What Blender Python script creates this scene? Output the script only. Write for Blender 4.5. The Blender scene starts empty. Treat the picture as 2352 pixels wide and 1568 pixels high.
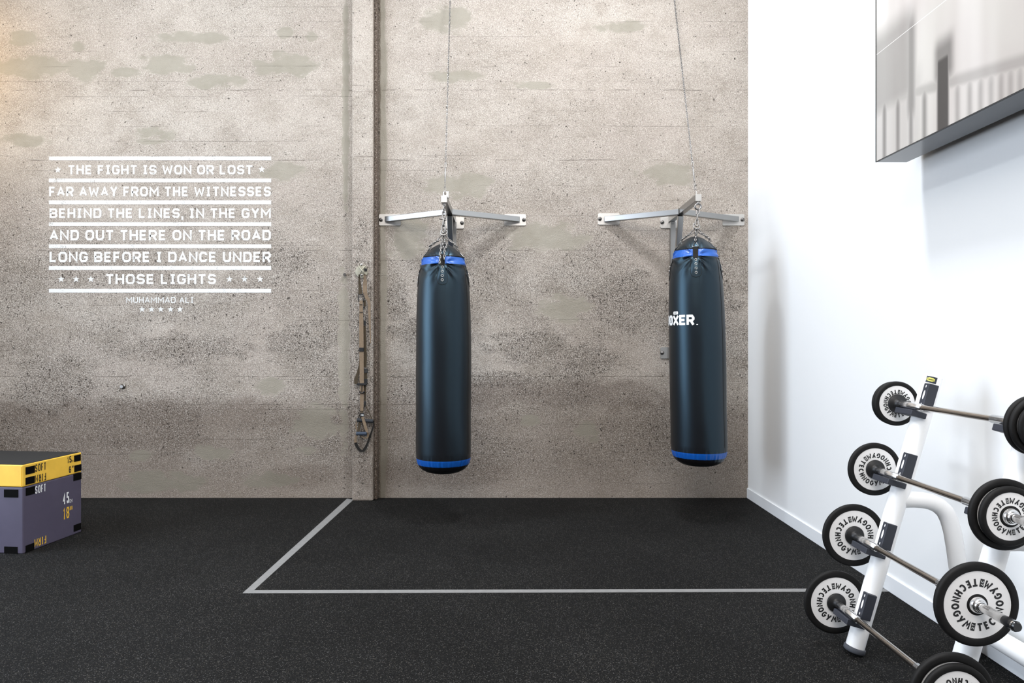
import bpy, bmesh, math, random
from mathutils import Vector, Matrix

random.seed(7)
sc = bpy.context.scene
col = sc.collection

# ------------------------------------------------------------------ camera
F = 1590.0            # focal length in pixels of the 2352 x 1568 frame
CX, CY, H = 1174.0, 786.0, 1.428
YB = 6.36             # distance of the concrete wall
XR = 2.176            # white wall
cam_d = bpy.data.cameras.new('camera')
cam_d.sensor_width = 36.0
cam_d.lens = F / 2352 * 36
cam_d.shift_x = (1176 - CX) / 2352
cam_d.shift_y = (CY - 784) / 2352
cam = bpy.data.objects.new('camera', cam_d)
col.objects.link(cam)
cam.location = (0, 0, H)
cam.rotation_euler = (math.pi / 2, 0, 0)
sc.camera = cam

# ------------------------------------------------------------------ world, lights, exposure
w = bpy.data.worlds.new('world'); sc.world = w
w.use_nodes = True
w.node_tree.nodes['Background'].inputs[0].default_value = (0.75, 0.85, 1.0, 1)
w.node_tree.nodes['Background'].inputs[1].default_value = 0.18

def area(name, loc, target, sx, sy, power, color):
    l = bpy.data.lights.new(name, 'AREA')
    l.shape = 'RECTANGLE'; l.size = sx; l.size_y = sy
    l.energy = power; l.color = color
    o = bpy.data.objects.new(name, l); col.objects.link(o)
    o.location = loc
    d = Vector(target) - Vector(loc)
    o.rotation_euler = d.to_track_quat('-Z', 'Y').to_euler()
    return o
area('ceiling_lamp_light', (0.5, 4.0, 5.85), (0.5, 4.6, 0), 0.6, 0.6, 176, (0.92, 0.95, 1.0))
area('left_ceiling_lamp_light', (-3.2, 4.0, 5.85), (-3.2, 4.6, 0), 0.6, 0.6, 108, (0.90, 0.96, 1.0))
area('ceiling_fill_light', (-0.6, 0.6, 5.9), (-0.6, 1.4, 0), 4.4, 3.0, 265, (1.0, 0.95, 0.91))  # added soft fill from overhead, no known fixture
area('camera_side_fill', (-0.4, -2.2, 5.8), (0.2, 3.0, 0.8), 3.5, 0.8, 170, (1.0, 0.96, 0.92))  # added fill from behind the camera to brighten plates and rack
area('window_light', (-5.75, 2.9, 2.65), (0, 2.9, 2.0), 3.4, 4.3, 395, (0.76, 0.86, 1.0))
area('warm_wall_light', (-5.3, 5.6, 4.1), (-4.9, 6.36, 3.6), 0.5, 0.5, 13, (1.0, 0.62, 0.17))

vs = sc.view_settings
vs.view_transform = 'Standard'
vs.look = 'None'
vs.exposure = 0.0
vs.gamma = 1.0
vs.use_curve_mapping = False

# ------------------------------------------------------------------ helpers
def P(px, py, d):
    return Vector(((px - CX) / F * d, d, H - (py - CY) / F * d))

def srgb(r, g, b):
    def f(c):
        c /= 255.0
        return c / 12.92 if c <= 0.04045 else ((c + 0.055) / 1.055) ** 2.4
    return (f(r), f(g), f(b), 1.0)

class MB:
    """collects shapes in world coordinates and links them as one mesh object"""
    def __init__(self):
        self.bm = bmesh.new()
    def quad(self, pts, smooth=False):
        f = self.bm.faces.new([self.bm.verts.new(p) for p in pts])
        f.smooth = smooth
        return f
    def merge(self, other):
        me = bpy.data.meshes.new('tmp')
        other.to_mesh(me); other.free()
        self.bm.from_mesh(me)
        bpy.data.meshes.remove(me)
    def box(self, c, s, m=None, bevel=0.0, seg=2):
        b = bmesh.new()
        bmesh.ops.create_cube(b, size=1.0)
        bmesh.ops.scale(b, vec=s, verts=b.verts)
        if bevel > 0:
            bmesh.ops.bevel(b, geom=list(b.edges), offset=bevel, segments=seg, profile=0.5, affect='EDGES')
            for f in b.faces: f.smooth = False
        M = Matrix.Translation(Vector(c))
        if m is not None: M = M @ m.to_4x4()
        bmesh.ops.transform(b, matrix=M, verts=b.verts)
        self.merge(b)
        return self
    def bar(self, p0, p1, w_, h_, up=(0, 0, 1), bevel=0.0):
        p0 = Vector(p0); p1 = Vector(p1); d = (p1 - p0); L = d.length; d.normalize()
        s = Vector(up).cross(d); s.normalize(); u = d.cross(s)
        m = Matrix((s, d, u)).transposed()
        return self.box((p0 + p1) / 2, (w_, L, h_), m, bevel)
    def grid(self, rows, closed_u=True, smooth=True, cap0=False, cap1=False):
        vr = [[self.bm.verts.new(p) for p in r] for r in rows]
        n = len(rows[0])
        for a, b in zip(vr[:-1], vr[1:]):
            for i in range(n if closed_u else n - 1):
                j = (i + 1) % n
                try:
                    f = self.bm.faces.new((a[i], a[j], b[j], b[i])); f.smooth = smooth
                except ValueError:
                    pass
        for flag, r in ((cap0, rows[0]), (cap1, rows[-1])):
            if flag:
                f = self.bm.faces.new([self.bm.verts.new(p) for p in r]); f.smooth = False
        return self
    def tube(self, pts, r, n=12, closed=False, caps=True):
        pts = [Vector(p) for p in pts]
        k = len(pts)
        rr = r if isinstance(r, (list, tuple)) else [r] * k
        tang = []
        for i in range(k):
            a = pts[i - 1] if (i > 0 or closed) else pts[i]
            b = pts[(i + 1) % k] if (i < k - 1 or closed) else pts[i]
            t = b - a
            tang.append(t.normalized() if t.length > 1e-9 else Vector((0, 0, 1)))
        t0 = tang[0]
        ref = Vector((0, 0, 1)) if abs(t0.z) < 0.9 else Vector((1, 0, 0))
        u = t0.cross(ref).normalized()
        rows = []
        for i in range(k):
            t = tang[i]
            u = (u - t * u.dot(t)).normalized()
            v = t.cross(u)
            rows.append([pts[i] + (u * math.cos(2 * math.pi * j / n) + v * math.sin(2 * math.pi * j / n)) * rr[i] for j in range(n)])
        if closed: rows.append(rows[0])
        return self.grid(rows, True, True, caps and not closed, caps and not closed)
    def lathe(self, prof, origin, axis, n=48, smooth=True):
        """prof: list of (distance along axis, radius); a repeated point makes a sharp edge"""
        o = Vector(origin); a = Vector(axis).normalized()
        ref = Vector((0, 0, 1)) if abs(a.z) < 0.9 else Vector((1, 0, 0))
        u = a.cross(ref).normalized(); v = a.cross(u)
        run = []
        for q in prof:
            if run and run[-1] == q:
                self._lrows(run, o, a, u, v, n, smooth); run = [q]
            else:
                run.append(q)
        return self._lrows(run, o, a, u, v, n, smooth)
    def _lrows(self, prof, o, a, u, v, n, smooth):
        if len(prof) < 2: return self
        rows = [[o + a * t + (u * math.cos(2 * math.pi * j / n) + v * math.sin(2 * math.pi * j / n)) * max(r, 1e-5) for j in range(n)] for t, r in prof]
        return self.grid(rows, True, smooth)
    def ribbon(self, pts, widths, nrm, th=0.003):
        """strap: centre line points, widths, constant normal"""
        pts = [Vector(p) for p in pts]; nrm = Vector(nrm).normalized()
        k = len(pts); wd = widths if isinstance(widths, (list, tuple)) else [widths] * k
        rows = []
        for i in range(k):
            t = (pts[min(i + 1, k - 1)] - pts[max(i - 1, 0)]).normalized()
            s = t.cross(nrm).normalized() * wd[i] / 2
            q = nrm * th / 2
            rows.append([pts[i] - s - q, pts[i] + s - q, pts[i] + s + q, pts[i] - s + q])
        return self.grid(rows, True, False, True, True)
    def link(self, c, t, nrm, L, W, r, n=6, k=6):
        """one chain link: stadium ring, long axis t, lying in the plane with normal nrm"""
        t = Vector(t).normalized(); nrm = Vector(nrm); nrm = (nrm - t * nrm.dot(t)).normalized()
        s = nrm.cross(t); c = Vector(c)
        rb = W / 2 - r; hl = L / 2 - W / 2
        pts = []
        for i in range(k):
            a = math.pi * i / (k - 1)
            pts.append(c + t * (hl + rb * math.sin(a)) + s * rb * math.cos(a))
        for i in range(k):
            a = math.pi + math.pi * i / (k - 1)
            pts.append(c + t * (-hl + rb * math.sin(a)) + s * rb * math.cos(a))
        return self.tube(pts, r, n, closed=True)
    def chain(self, path, L, W, r, face=(0, 1, 0), n=6, k=5, jitter=0.0):
        path = [Vector(p) for p in path]
        pitch = L - 2 * r - r * 0.4
        segs = [(a, b, (b - a).length) for a, b in zip(path[:-1], path[1:])]
        tot = sum(s[2] for s in segs)
        cnt = max(1, int(round(tot / pitch)))
        for i in range(cnt):
            s = (i + 0.5) * tot / cnt
            for a, b, l in segs:
                if s <= l or (a, b, l) == segs[-1]:
                    break
                s -= l
            t = (b - a).normalized(); c = a + t * s
            f = Vector(face); f = (f - t * f.dot(t))
            if f.length < 0.05: f = t.cross(Vector((1, 0, 0)))
            f.normalize(); g = t.cross(f)
            ang = (0.25 if i % 2 == 0 else 0.25 + math.pi / 2) + random.uniform(-jitter, jitter)
            self.link(c, t, f * math.cos(ang) + g * math.sin(ang), L, W, r, n, k)
        return self
    def build(self, name, mat, parent=None, label=None):
        me = bpy.data.meshes.new(name)
        bmesh.ops.recalc_face_normals(self.bm, faces=self.bm.faces)
        off = Vector((0, 0, 0))
        p = parent
        if parent is not None:
            off = parent['_o'].copy() if False else Vector(ORG[parent.name])
        bmesh.ops.translate(self.bm, vec=-off, verts=self.bm.verts)
        self.bm.to_mesh(me); self.bm.free()
        me.materials.append(mat)
        o = bpy.data.objects.new(name, me); col.objects.link(o)
        if parent is not None:
            o.parent = parent
        ORG[o.name] = tuple(off)
        if label: o['label'] = label
        return o

ORG = {}
def thing(name, label, cat, loc, group=None):
    o = bpy.data.objects.new(name, None); col.objects.link(o)
    o.location = loc; o.empty_display_size = 0.1
    o['label'] = label; o['category'] = cat
    if group: o['group'] = group
    ORG[o.name] = tuple(loc)
    return o
def tag(o, label, cat, group=None):
    o['label'] = label; o['category'] = cat
    if group: o['group'] = group
    return o
def struct(name, mb, mat, parent=None):
    o = mb.build(name, mat, parent)
    if parent is None: o['kind'] = 'structure'
    return o

# ------------------------------------------------------------------ lettering drawn as strokes
c = 0.22
OCT = [(c, 0), (1 - c, 0), (1, c), (1, 1 - c), (1 - c, 1), (c, 1), (0, 1 - c), (0, c)]
GL = {
 'A': (1.0, [(0, [(0, 0), (.5, 1), (1, 0)]), (0, [(.17, .30), (.83, .30)])]),
 'B': (.95, [(0, [(0, .5), (0, 1), (1 - c, 1), (.97, 1 - c * .7), (.97, .5 + c * .7), (1 - c, .5), (0, .5)]), (0, [(0, .5), (0, 0), (1 - c, 0), (1, c * .7), (1, .5 - c * .7), (1 - c, .5)])]),
 'C': (.92, [(0, [(1, .74), (1, 1 - c), (1 - c, 1), (c, 1), (0, 1 - c), (0, c), (c, 0), (1 - c, 0), (1, c), (1, .26)])]),
 'D': (.97, [(1, [(0, 0), (1 - c, 0), (1, c), (1, 1 - c), (1 - c, 1), (0, 1)])]),
 'E': (.85, [(0, [(1, 1), (0, 1), (0, 0), (1, 0)]), (0, [(0, .5), (.9, .5)])]),
 'F': (.82, [(0, [(1, 1), (0, 1), (0, -.0), (0, -.12)]), (0, [(0, .47), (.88, .47)])]),
 'G': (.97, [(0, [(1, .76), (1, 1 - c), (1 - c, 1), (c, 1), (0, 1 - c), (0, c), (c, 0), (1 - c, 0), (1, c), (1, .46), (.55, .46)])]),
 'H': (.95, [(0, [(0, -.12), (0, 1.12)]), (0, [(1, -.12), (1, 1.12)]), (0, [(0, .5), (1, .5)])]),
 'I': (.62, [(0, [(-.1, 1), (1.1, 1)]), (0, [(-.1, 0), (1.1, 0)]), (0, [(.5, 0), (.5, 1)])]),
 'L': (.82, [(0, [(0, 1.12), (0, 0), (1, 0)])]),
 'M': (1.2, [(0, [(0, -.12), (0, 1), (.5, .35), (1, 1), (1, -.12)])]),
 'N': (1.0, [(0, [(0, -.12), (0, 1), (1, 0), (1, 1.12)])]),
 'O': (1.0, [(1, OCT)]),
 'R': (.95, [(0, [(0, -.12), (0, 1), (1 - c, 1), (1, 1 - c), (1, .5 + c * .5), (1 - c, .42), (0, .42)]), (0, [(.55, .42), (1, -.12)])]),
 'S': (.92, [(0, [(1, .78), (1, 1 - c * .8), (1 - c, 1), (c, 1), (0, 1 - c), (0, .5 + c * .8), (c, .5), (1 - c, .5), (1, .5 - c * .8), (1, c), (1 - c, 0), (c, 0), (0, c * .8), (0, .22)])]),
 'T': (.9, [(0, [(-.08, 1), (1.08, 1)]), (0, [(.5, 1), (.5, -.12)])]),
 'U': (.95, [(0, [(0, 1.12), (0, c), (c, 0), (1 - c, 0), (1, c), (1, 1.12)])]),
 'W': (1.35, [(0, [(0, 1.08), (.22, 0), (.5, .75), (.78, 0), (1, 1.08)])]),
 'X': (1.0, [(0, [(0, -.1), (1, 1.1)]), (0, [(0, 1.1), (1, -.1)])]),
 'Y': (1.0, [(0, [(0, 1.1), (.5, .45), (1, 1.1)]), (0, [(.5, .45), (.5, -.12)])]),
 'K': (.95, [(0, [(0, -.12), (0, 1.12)]), (0, [(1, 1.1), (.1, .5), (1, -.1)])]),
 'Z': (.9, [(0, [(0, 1), (1, 1), (0, 0), (1, 0)])]),
 ',': (.25, [(0, [(.5, .1), (.5, -.05), (.1, -.35)])]),
 '.': (.2, [(0, [(0, 0), (1, 0)])]),
 '0': (.8, [(1, OCT)]),
 '1': (.45, [(0, [(0, .75), (.7, 1), (.7, -.08)])]),
 '2': (.8, [(0, [(0, .75), (0, 1 - c), (c, 1), (1 - c, 1), (1, 1 - c), (1, .6), (0, 0), (1.1, 0)])]),
 '3': (.8, [(0, [(0, 1), (1 - c, 1), (1, 1 - c), (1, .65), (.8, .5), (.3, .5)]), (0, [(.8, .5), (1, .35), (1, c), (1 - c, 0), (0, 0)])]),
 '4': (.8, [(0, [(.75, -.08), (.75, 1), (0, .3), (1.05, .3)])]),
 '5': (.8, [(0, [(1, 1), (0, 1), (0, .56), (1 - c, .56), (1, .56 - c), (1, c), (1 - c, 0), (c, 0), (0, c)])]),
 '6': (.8, [(0, [(1, .8), (1, 1 - c), (1 - c, 1), (c, 1), (0, 1 - c), (0, c), (c, 0), (1 - c, 0), (1, c), (1, .45), (1 - c, .55), (0, .55)])]),
 '7': (.8, [(0, [(0, 1), (1, 1), (.35, -.05)])]),
 '8': (.8, [(1, [(c, .52), (1 - c, .52), (1, .7), (1, 1 - c), (1 - c, 1), (c, 1), (0, 1 - c), (0, .7)]), (1, [(c, 0), (1 - c, 0), (1, c), (1, .35), (1 - c, .52), (c, .52), (0, .35), (0, c)])]),
 '"': (.5, [(0, [(0, 1.05), (0, .68)]), (0, [(1, 1.05), (1, .68)])]),
}
def arc(a0, a1, n=18):
    return [(.5 + .5 * math.cos(math.radians(a0 + (a1 - a0) * i / n)), .5 + .5 * math.sin(math.radians(a0 + (a1 - a0) * i / n))) for i in range(n + 1)]
ROUND = dict(GL)
ROUND['O'] = (1.12, [(1, arc(0, 340, 22))])
ROUND['C'] = (1.05, [(0, arc(45, 315))])
ROUND['G'] = (1.1, [(0, arc(45, 360) + [(.55, .5)])])
ROUND['T'] = (1.15, [(0, [(-.05, 1), (1.05, 1)]), (0, [(.42, 1), (.42, -.12)])])
ROUND['Y'] = (1.05, [(0, [(0, 1.1), (.45, .42)]), (0, [(1.1, 1.15), (.2, -.15)])])
ROUND['M'] = (1.35, [(0, [(-.1, -.12), (.32, 1.0), (.55, .35), (.86, 1.0), (1, -.12)])])
CUBE_O = dict(GL)

def stroke_quads(pts, t, closed, maxlen):
    pts = [Vector((x, y)) for x, y in pts]
    q = [pts[0]]
    for p in pts[1:]:
        if (p - q[-1]).length > 1e-6: q.append(p)
    pts = q; k = len(pts)
    L, R = [], []
    for i in range(k):
        d0 = (pts[i] - pts[i - 1]).normalized() if (i > 0 or closed) else None
        d1 = (pts[(i + 1) % k] - pts[i]).normalized() if (i < k - 1 or closed) else None
        if d0 is None: d0 = d1
        if d1 is None: d1 = d0
        n0 = Vector((-d0.y, d0.x)); n1 = Vector((-d1.y, d1.x))
        m = n0 + n1
        if m.length < 1e-4: m = n0.copy()
        m.normalize()
        s = min(1 / max(m.dot(n0), 0.2), 1.9)
        L.append(pts[i] + m * s * t / 2); R.append(pts[i] - m * s * t / 2)
    out = []
    for i in range(k if closed else k - 1):
        j = (i + 1) % k
        n = max(1, int(math.ceil((pts[j] - pts[i]).length / maxlen)))
        for a in range(n):
            f0, f1 = a / n, (a + 1) / n
            out.append((L[i].lerp(L[j], f0), R[i].lerp(R[j], f0), R[i].lerp(R[j], f1), L[i].lerp(L[j], f1)))
    return out

def glyph_adv(ch, h, W, font):
    return font[ch][0] * W * h
def text_quads(s, h, t, W=0.76, gap=0.14, space=0.40, fit=None, font=GL, maxlen=9.0):
    """2-D quads of a line of text: cap height h, stroke t, origin at the left end of its baseline"""
    x = 0; items = []
    for i, ch in enumerate(s):
        if ch == ' ':
            x += space * h; continue
        wd = glyph_adv(ch, h, W, font)
        items.append((ch, x, wd)); x += wd + gap * h
    tot = x - gap * h
    k = (fit / tot) if fit else 1.0
    out = []
    for ch, x0, wd in items:
        x0 *= k; wd *= k
        for li, (closed, pts) in enumerate(font[ch][1]):
            q = []
            for a, b in pts:
                b = max(-.5, b)
                yy = t / 2 + b * (h - t)
                if ch not in ',"': yy = min(max(yy, 0 if b < 0 else t / 2), h if b > 1 else h - t / 2)
                q.append((x0 + t / 2 + a * (wd - t), yy))
            for z_ in stroke_quads(q, t, bool(closed), maxlen):
                z_ = Q(z_); z_.layer = li; out.append(z_)
    return out, tot * k
class Q(tuple):
    layer = 0
def lay(mb, q, pts, nrm, step=.00022):
    d = Vector(nrm) * (q.layer * step)
    mb.quad([Vector(p) + d for p in pts])
def put_quads(mb, quads, fn, nrm, step=.00022):
    for q in quads:
        lay(mb, q, [fn(p.x, p.y) for p in q], nrm, step)
def star_pts(cx, cy, r):
    return [Vector((cx + (r if i % 2 == 0 else r * .42) * math.cos(math.pi / 2 + i * math.pi / 5), cy + (r if i % 2 == 0 else r * .42) * math.sin(math.pi / 2 + i * math.pi / 5))) for i in range(10)]

# ------------------------------------------------------------------ materials
class NT:
    def __init__(self, name):
        self.m = bpy.data.materials.new(name); self.m.use_nodes = True
        self.t = self.m.node_tree
        self.b = self.t.nodes['Principled BSDF']
        self.out = self.t.nodes['Material Output']
    def n(self, kind, **kw):
        x = self.t.nodes.new(kind)
        for k_, v_ in kw.items(): setattr(x, k_, v_)
        return x
    def link(self, a, b): self.t.links.new(a, b)
    def setin(self, sock, v):
        if hasattr(v, 'links') or isinstance(v, bpy.types.NodeSocket): self.link(v, sock)
        else: sock.default_value = v
    def math(self, op, a, b=0.0, c_=None, clamp=False):
        x = self.n('ShaderNodeMath', operation=op); x.use_clamp = clamp
        self.setin(x.inputs[0], a); self.setin(x.inputs[1], b)
        if c_ is not None: self.setin(x.inputs[2], c_)
        return x.outputs[0]
    def ss(self, v, a, b, lo=0.0, hi=1.0):
        x = self.n('ShaderNodeMapRange', interpolation_type='SMOOTHSTEP')
        self.setin(x.inputs[0], v)
        x.inputs[1].default_value = a; x.inputs[2].default_value = b
        x.inputs[3].default_value = lo; x.inputs[4].default_value = hi
        return x.outputs[0]
    def mix(self, fac, a, b, mode='MIX'):
        x = self.n('ShaderNodeMix', data_type='RGBA', blend_type=mode)
        self.setin(x.inputs[0], fac); self.setin(x.inputs[6], a); self.setin(x.inputs[7], b)
        return x.outputs[2]
    def noise(self, vec, scale, detail=3.0, rough=0.55, dist=0.0):
        x = self.n('ShaderNodeTexNoise')
        if vec is not None: self.link(vec, x.inputs['Vector'])
        x.inputs['Scale'].default_value = scale; x.inputs['Detail'].default_value = detail
        x.inputs['Roughness'].default_value = rough; x.inputs['Distortion'].default_value = dist
        return x.outputs[0]
    def voro(self, vec, scale, feature='F1'):
        x = self.n('ShaderNodeTexVoronoi', feature=feature)
        if vec is not None: self.link(vec, x.inputs['Vector'])
        x.inputs['Scale'].default_value = scale
        return x
    def pos(self, scale=(1, 1, 1)):
        g = self.n('ShaderNodeNewGeometry')
        m = self.n('ShaderNodeMapping'); m.inputs['Scale'].default_value = scale
        self.link(g.outputs['Position'], m.inputs['Vector'])
        return m.outputs[0]
    def obj(self, scale=(1, 1, 1)):
        g = self.n('ShaderNodeTexCoord')
        m = self.n('ShaderNodeMapping'); m.inputs['Scale'].default_value = scale
        self.link(g.outputs['Object'], m.inputs['Vector'])
        return m.outputs[0]
    def sep(self, vec):
        s = self.n('ShaderNodeSeparateXYZ'); self.link(vec, s.inputs[0])
        return s.outputs
    def bump(self, h, strength, dist):
        x = self.n('ShaderNodeBump')
        x.inputs['Strength'].default_value = strength; x.inputs['Distance'].default_value = dist
        self.link(h, x.inputs['Height']); self.link(x.outputs[0], self.b.inputs['Normal'])

def plain(name, rgb, rough=0.5, metal=0.0, spec=0.5, bump=None, var=None, coat=0.0):
    t = NT(name); b = t.b
    b.inputs['Base Color'].default_value = rgb
    b.inputs['Roughness'].default_value = rough; b.inputs['Metallic'].default_value = metal
    b.inputs['Specular IOR Level'].default_value = spec
    b.inputs['Coat Weight'].default_value = coat
    v = t.obj()
    if var:
        nz = t.noise(v, var[0], 3)
        k = 1 - var[1]
        t.link(t.mix(t.ss(nz, .3, .7), (rgb[0] * k, rgb[1] * k, rgb[2] * k, 1), rgb), b.inputs['Base Color'])
    if bump:
        t.bump(t.noise(v, bump[0], 3), bump[1], bump[2])
    return t.m

def concrete():
    t = NT('board_marked_concrete'); b = t.b
    v = t.pos()
    x, y, z = t.sep(v)
    wob = t.noise(v, 3.0, 4, .6)
    wob2 = t.noise(t.pos((1, 1, 1.7)), 5.0, 5, .65)
    # trowelled smooth patches at the places where the wall shows them
    def ell(cx_, cy_, hw, hh):
        X0 = (cx_ - CX) / 250.0; Z0 = H - (cy_ - CY) / 250.0
        dx = t.math('MULTIPLY', t.math('SUBTRACT', x, X0), 250.0 / hw)
        dz = t.math('MULTIPLY', t.math('SUBTRACT', z, Z0), 250.0 / hh)
        return t.math('ADD', t.math('MULTIPLY', dx, dx), t.math('MULTIPLY', dz, dz))
    patches = [(62, 90, 46, 16), (75, 155, 90, 27), (195, 155, 48, 32), (180, 108, 18, 12), (440, 88, 82, 14), (385, 150, 72, 21),
               (290, 165, 40, 12), (490, 188, 60, 18), (600, 152, 30, 20), (665, 145, 55, 28), (715, 85, 18, 14), (655, 75, 18, 13),
               (365, 305, 50, 15), (345, 325, 28, 7), (60, 320, 66, 14), (655, 395, 50, 22), (322, 1047, 32, 14), (485, 1040, 45, 18),
               (375, 1106, 95, 24), (620, 1102, 60, 19), (725, 970, 52, 40), (625, 885, 36, 22), (710, 1035, 27, 12), (1350, 990, 30, 26),
               (1220, 968, 22, 13), (1290, 708, 60, 32), (1040, 176, 66, 14), (1220, 196, 54, 9), (1250, 545, 90, 34), (930, 545, 50, 50),
               (1060, 425, 80, 34), (1540, 400, 60, 30), (1020, 45, 60, 30), (1420, 60, 60, 14), (790, 800, 13, 230), (794, 250, 8, 250)]
    acc = None
    for p in patches:
        e = ell(*p)
        acc = e if acc is None else t.math('MINIMUM', acc, e)
    acc = t.math('ADD', acc, t.math('MULTIPLY', t.math('SUBTRACT', wob2, .5), 5.0))
    smooth = t.ss(acc, .55, 1.25, 1.0, 0.0)
    strip = t.math('MULTIPLY', t.ss(t.math('ADD', x, t.math('MULTIPLY', t.math('SUBTRACT', wob, .5), .10)), -1.155, -1.135, 1.0, 0.0), t.ss(x, -1.215, -1.205))
    smooth = t.math('MAXIMUM', smooth, strip)
    # broad tone drift
    n1 = t.noise(t.pos((.55, 1, 1.2)), 1.1, 5, .6)
    n2 = t.noise(t.pos((1, 1, 1.4)), 4.0, 4, .6)
    base = t.mix(t.ss(n1, .3, .7), srgb(182, 171, 161), srgb(194, 185, 175))
    base = t.mix(t.ss(n2, .35, .75), base, srgb(172, 162, 151))
    stains_and_shade = [(380, 958, 430, 46), (300, 1010, 280, 30), (1280, 905, 300, 40), (1000, 1080, 200, 40), (690, 1095, 90, 30), (60, 1090, 420, 90)]  # brown stains; the bottom-left ellipse paints in that corner's dimmer light
    sa = None
    for p in stains_and_shade:
        e = ell(*p); sa = e if sa is None else t.math('MINIMUM', sa, e)
    sa = t.math('ADD', sa, t.math('MULTIPLY', t.math('SUBTRACT', n2, .5), 2.5))
    base = t.mix(t.ss(sa, .1, 1.4, .70, 0), base, srgb(128, 116, 107))
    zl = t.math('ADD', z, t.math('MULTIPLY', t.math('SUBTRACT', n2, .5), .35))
    base = t.mix(t.ss(zl, .72, .98, .62, 0.0), base, srgb(128, 116, 105))  # browner lower pour, with the downward loss of light painted in as well
    # light lime bloom
    lb = t.ss(t.noise(t.pos((1, 1, 1)), 2.2, 5, .65), .56, .72)
    base = t.mix(t.math('MULTIPLY', lb, .12), base, srgb(206, 199, 190))
    # coarse zones
    zone = t.noise(t.pos((.7, 1, 1.1)), 1.6, 4, .6)
    band = t.ss(z, -0.2, 0.6)
    band = t.math('MULTIPLY', band, t.ss(z, 1.9, 3.3, 1.0, .35))
    rz = t.math('MULTIPLY', t.ss(zone, .30, .66, .34, 1.0), band)
    heavy = [(1210, 790, 110, 50), (1340, 830, 90, 50), (650, 600, 70, 40), (700, 790, 110, 60), (420, 800, 180, 40), (1640, 700, 90, 120),
             (1430, 690, 110, 90), (838, 800, 36, 330), (910, 690, 40, 60), (990, 760, 120, 40), (120, 880, 120, 80), (1150, 870, 130, 24)]
    ha = None
    for p in heavy:
        e = ell(*p); ha = e if ha is None else t.math('MINIMUM', ha, e)
    hv = t.ss(t.math('ADD', ha, t.math('MULTIPLY', t.math('SUBTRACT', wob2, .5), 3.0)), .2, 1.4, 1.0, 0)
    rz = t.math('MAXIMUM', t.math('MULTIPLY', rz, .75), t.math('MULTIPLY', hv, .85))
    unsm = t.math('SUBTRACT', 1.0, t.math('MULTIPLY', smooth, .92))
    rz = t.math('MULTIPLY', rz, unsm)
    shaded_joint = t.math('MULTIPLY', t.ss(x, -1.247, -1.240), t.ss(t.math('ADD', x, t.math('MULTIPLY', t.math('SUBTRACT', wob2, .5), .03)), -1.205, -1.190, 1.0, 0.0))  # pillar's right side: its shade painted in dark brown, together with dirt
    base = t.mix(t.math('MULTIPLY', shaded_joint, .8), base, srgb(112, 94, 80))
    rz = t.math('MAXIMUM', rz, t.math('MULTIPLY', shaded_joint, .8))
    base = t.mix(smooth, base, t.mix(1.0, t.mix(.35, base, srgb(160, 156, 143)), (.77, .78, .755, 1), 'MULTIPLY'))
    # exposed sand grain: small pebbles with dark gaps
    wv = t.n('ShaderNodeVectorMath', operation='ADD')
    nz3 = t.n('ShaderNodeTexNoise'); nz3.inputs['Scale'].default_value = 60; nz3.inputs['Detail'].default_value = 2
    t.link(v, nz3.inputs['Vector'])
    sc3 = t.n('ShaderNodeVectorMath', operation='SCALE'); sc3.inputs['Scale'].default_value = .014
    t.link(nz3.outputs['Color'], sc3.inputs[0])
    t.link(v, wv.inputs[0]); t.link(sc3.outputs[0], wv.inputs[1])
    gv = t.voro(wv.outputs[0], 150)
    peb = t.ss(gv.outputs['Distance'], .15, .75, 1.0, 0.0)
    rnd = t.sep(gv.outputs['Color'])[0]
    g1 = t.noise(v, 92, 2, .7)
    g2 = t.noise(v, 210, 2, .7)
    gr = t.math('ADD', t.math('ADD', t.math('MULTIPLY', g1, .45), t.math('MULTIPLY', g2, .35)), t.math('MULTIPLY', peb, .20))
    dark = t.math('MULTIPLY', t.ss(gr, .40, .54, 1.0, 0.0), t.math('ADD', .19, t.math('MULTIPLY', rz, .60)))
    dark = t.math('MULTIPLY', dark, unsm)
    base = t.mix(dark, base, srgb(72, 63, 56))
    lite = t.math('MULTIPLY', t.ss(t.math('ADD', gr, t.math('MULTIPLY', rnd, .10)), .57, .69), t.math('ADD', .26, t.math('MULTIPLY', rz, .50)))
    lite = t.math('MULTIPLY', lite, unsm)
    base = t.mix(lite, base, t.mix(.5, base, srgb(250, 244, 236), 'SCREEN'))
    # crevices: irregular holes between the stones
    pn = t.noise(wv.outputs[0], 84, 2, .55)
    pn2 = t.noise(v, 9, 3, .6)
    pit = t.ss(t.math('SUBTRACT', pn, t.math('MULTIPLY', rz, t.math('MULTIPLY', pn2, .16))), .262, .302, 1.0, 0.0)
    pit = t.math('MULTIPLY', pit, unsm)
    base = t.mix(t.math('MULTIPLY', pit, .85), base, srgb(44, 38, 34))
    bp = t.noise(wv.outputs[0], 40, 3, .6)
    pit2 = t.math('MULTIPLY', t.ss(t.math('SUBTRACT', bp, t.math('MULTIPLY', rz, .085)), .255, .295, 1.0, 0.0), unsm)
    base = t.mix(t.math('MULTIPLY', pit2, .8), base, srgb(50, 43, 38))
    pit = t.math('MAXIMUM', pit, pit2)
    # board seams
    zz = t.math('ADD', z, t.math('MULTIPLY', t.math('SUBTRACT', t.noise(t.pos((1, 1, 1)), 1.2, 3), .5), .025))
    fr = t.math('PINGPONG', t.math('ADD', zz, .013), .0685)
    seam = t.ss(fr, .0, .0030, 1.0, 0.0)
    seam = t.math('MULTIPLY', seam, t.ss(t.noise(t.pos((.8, 1, 6)), 1.6, 3), .50, .60))
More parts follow.
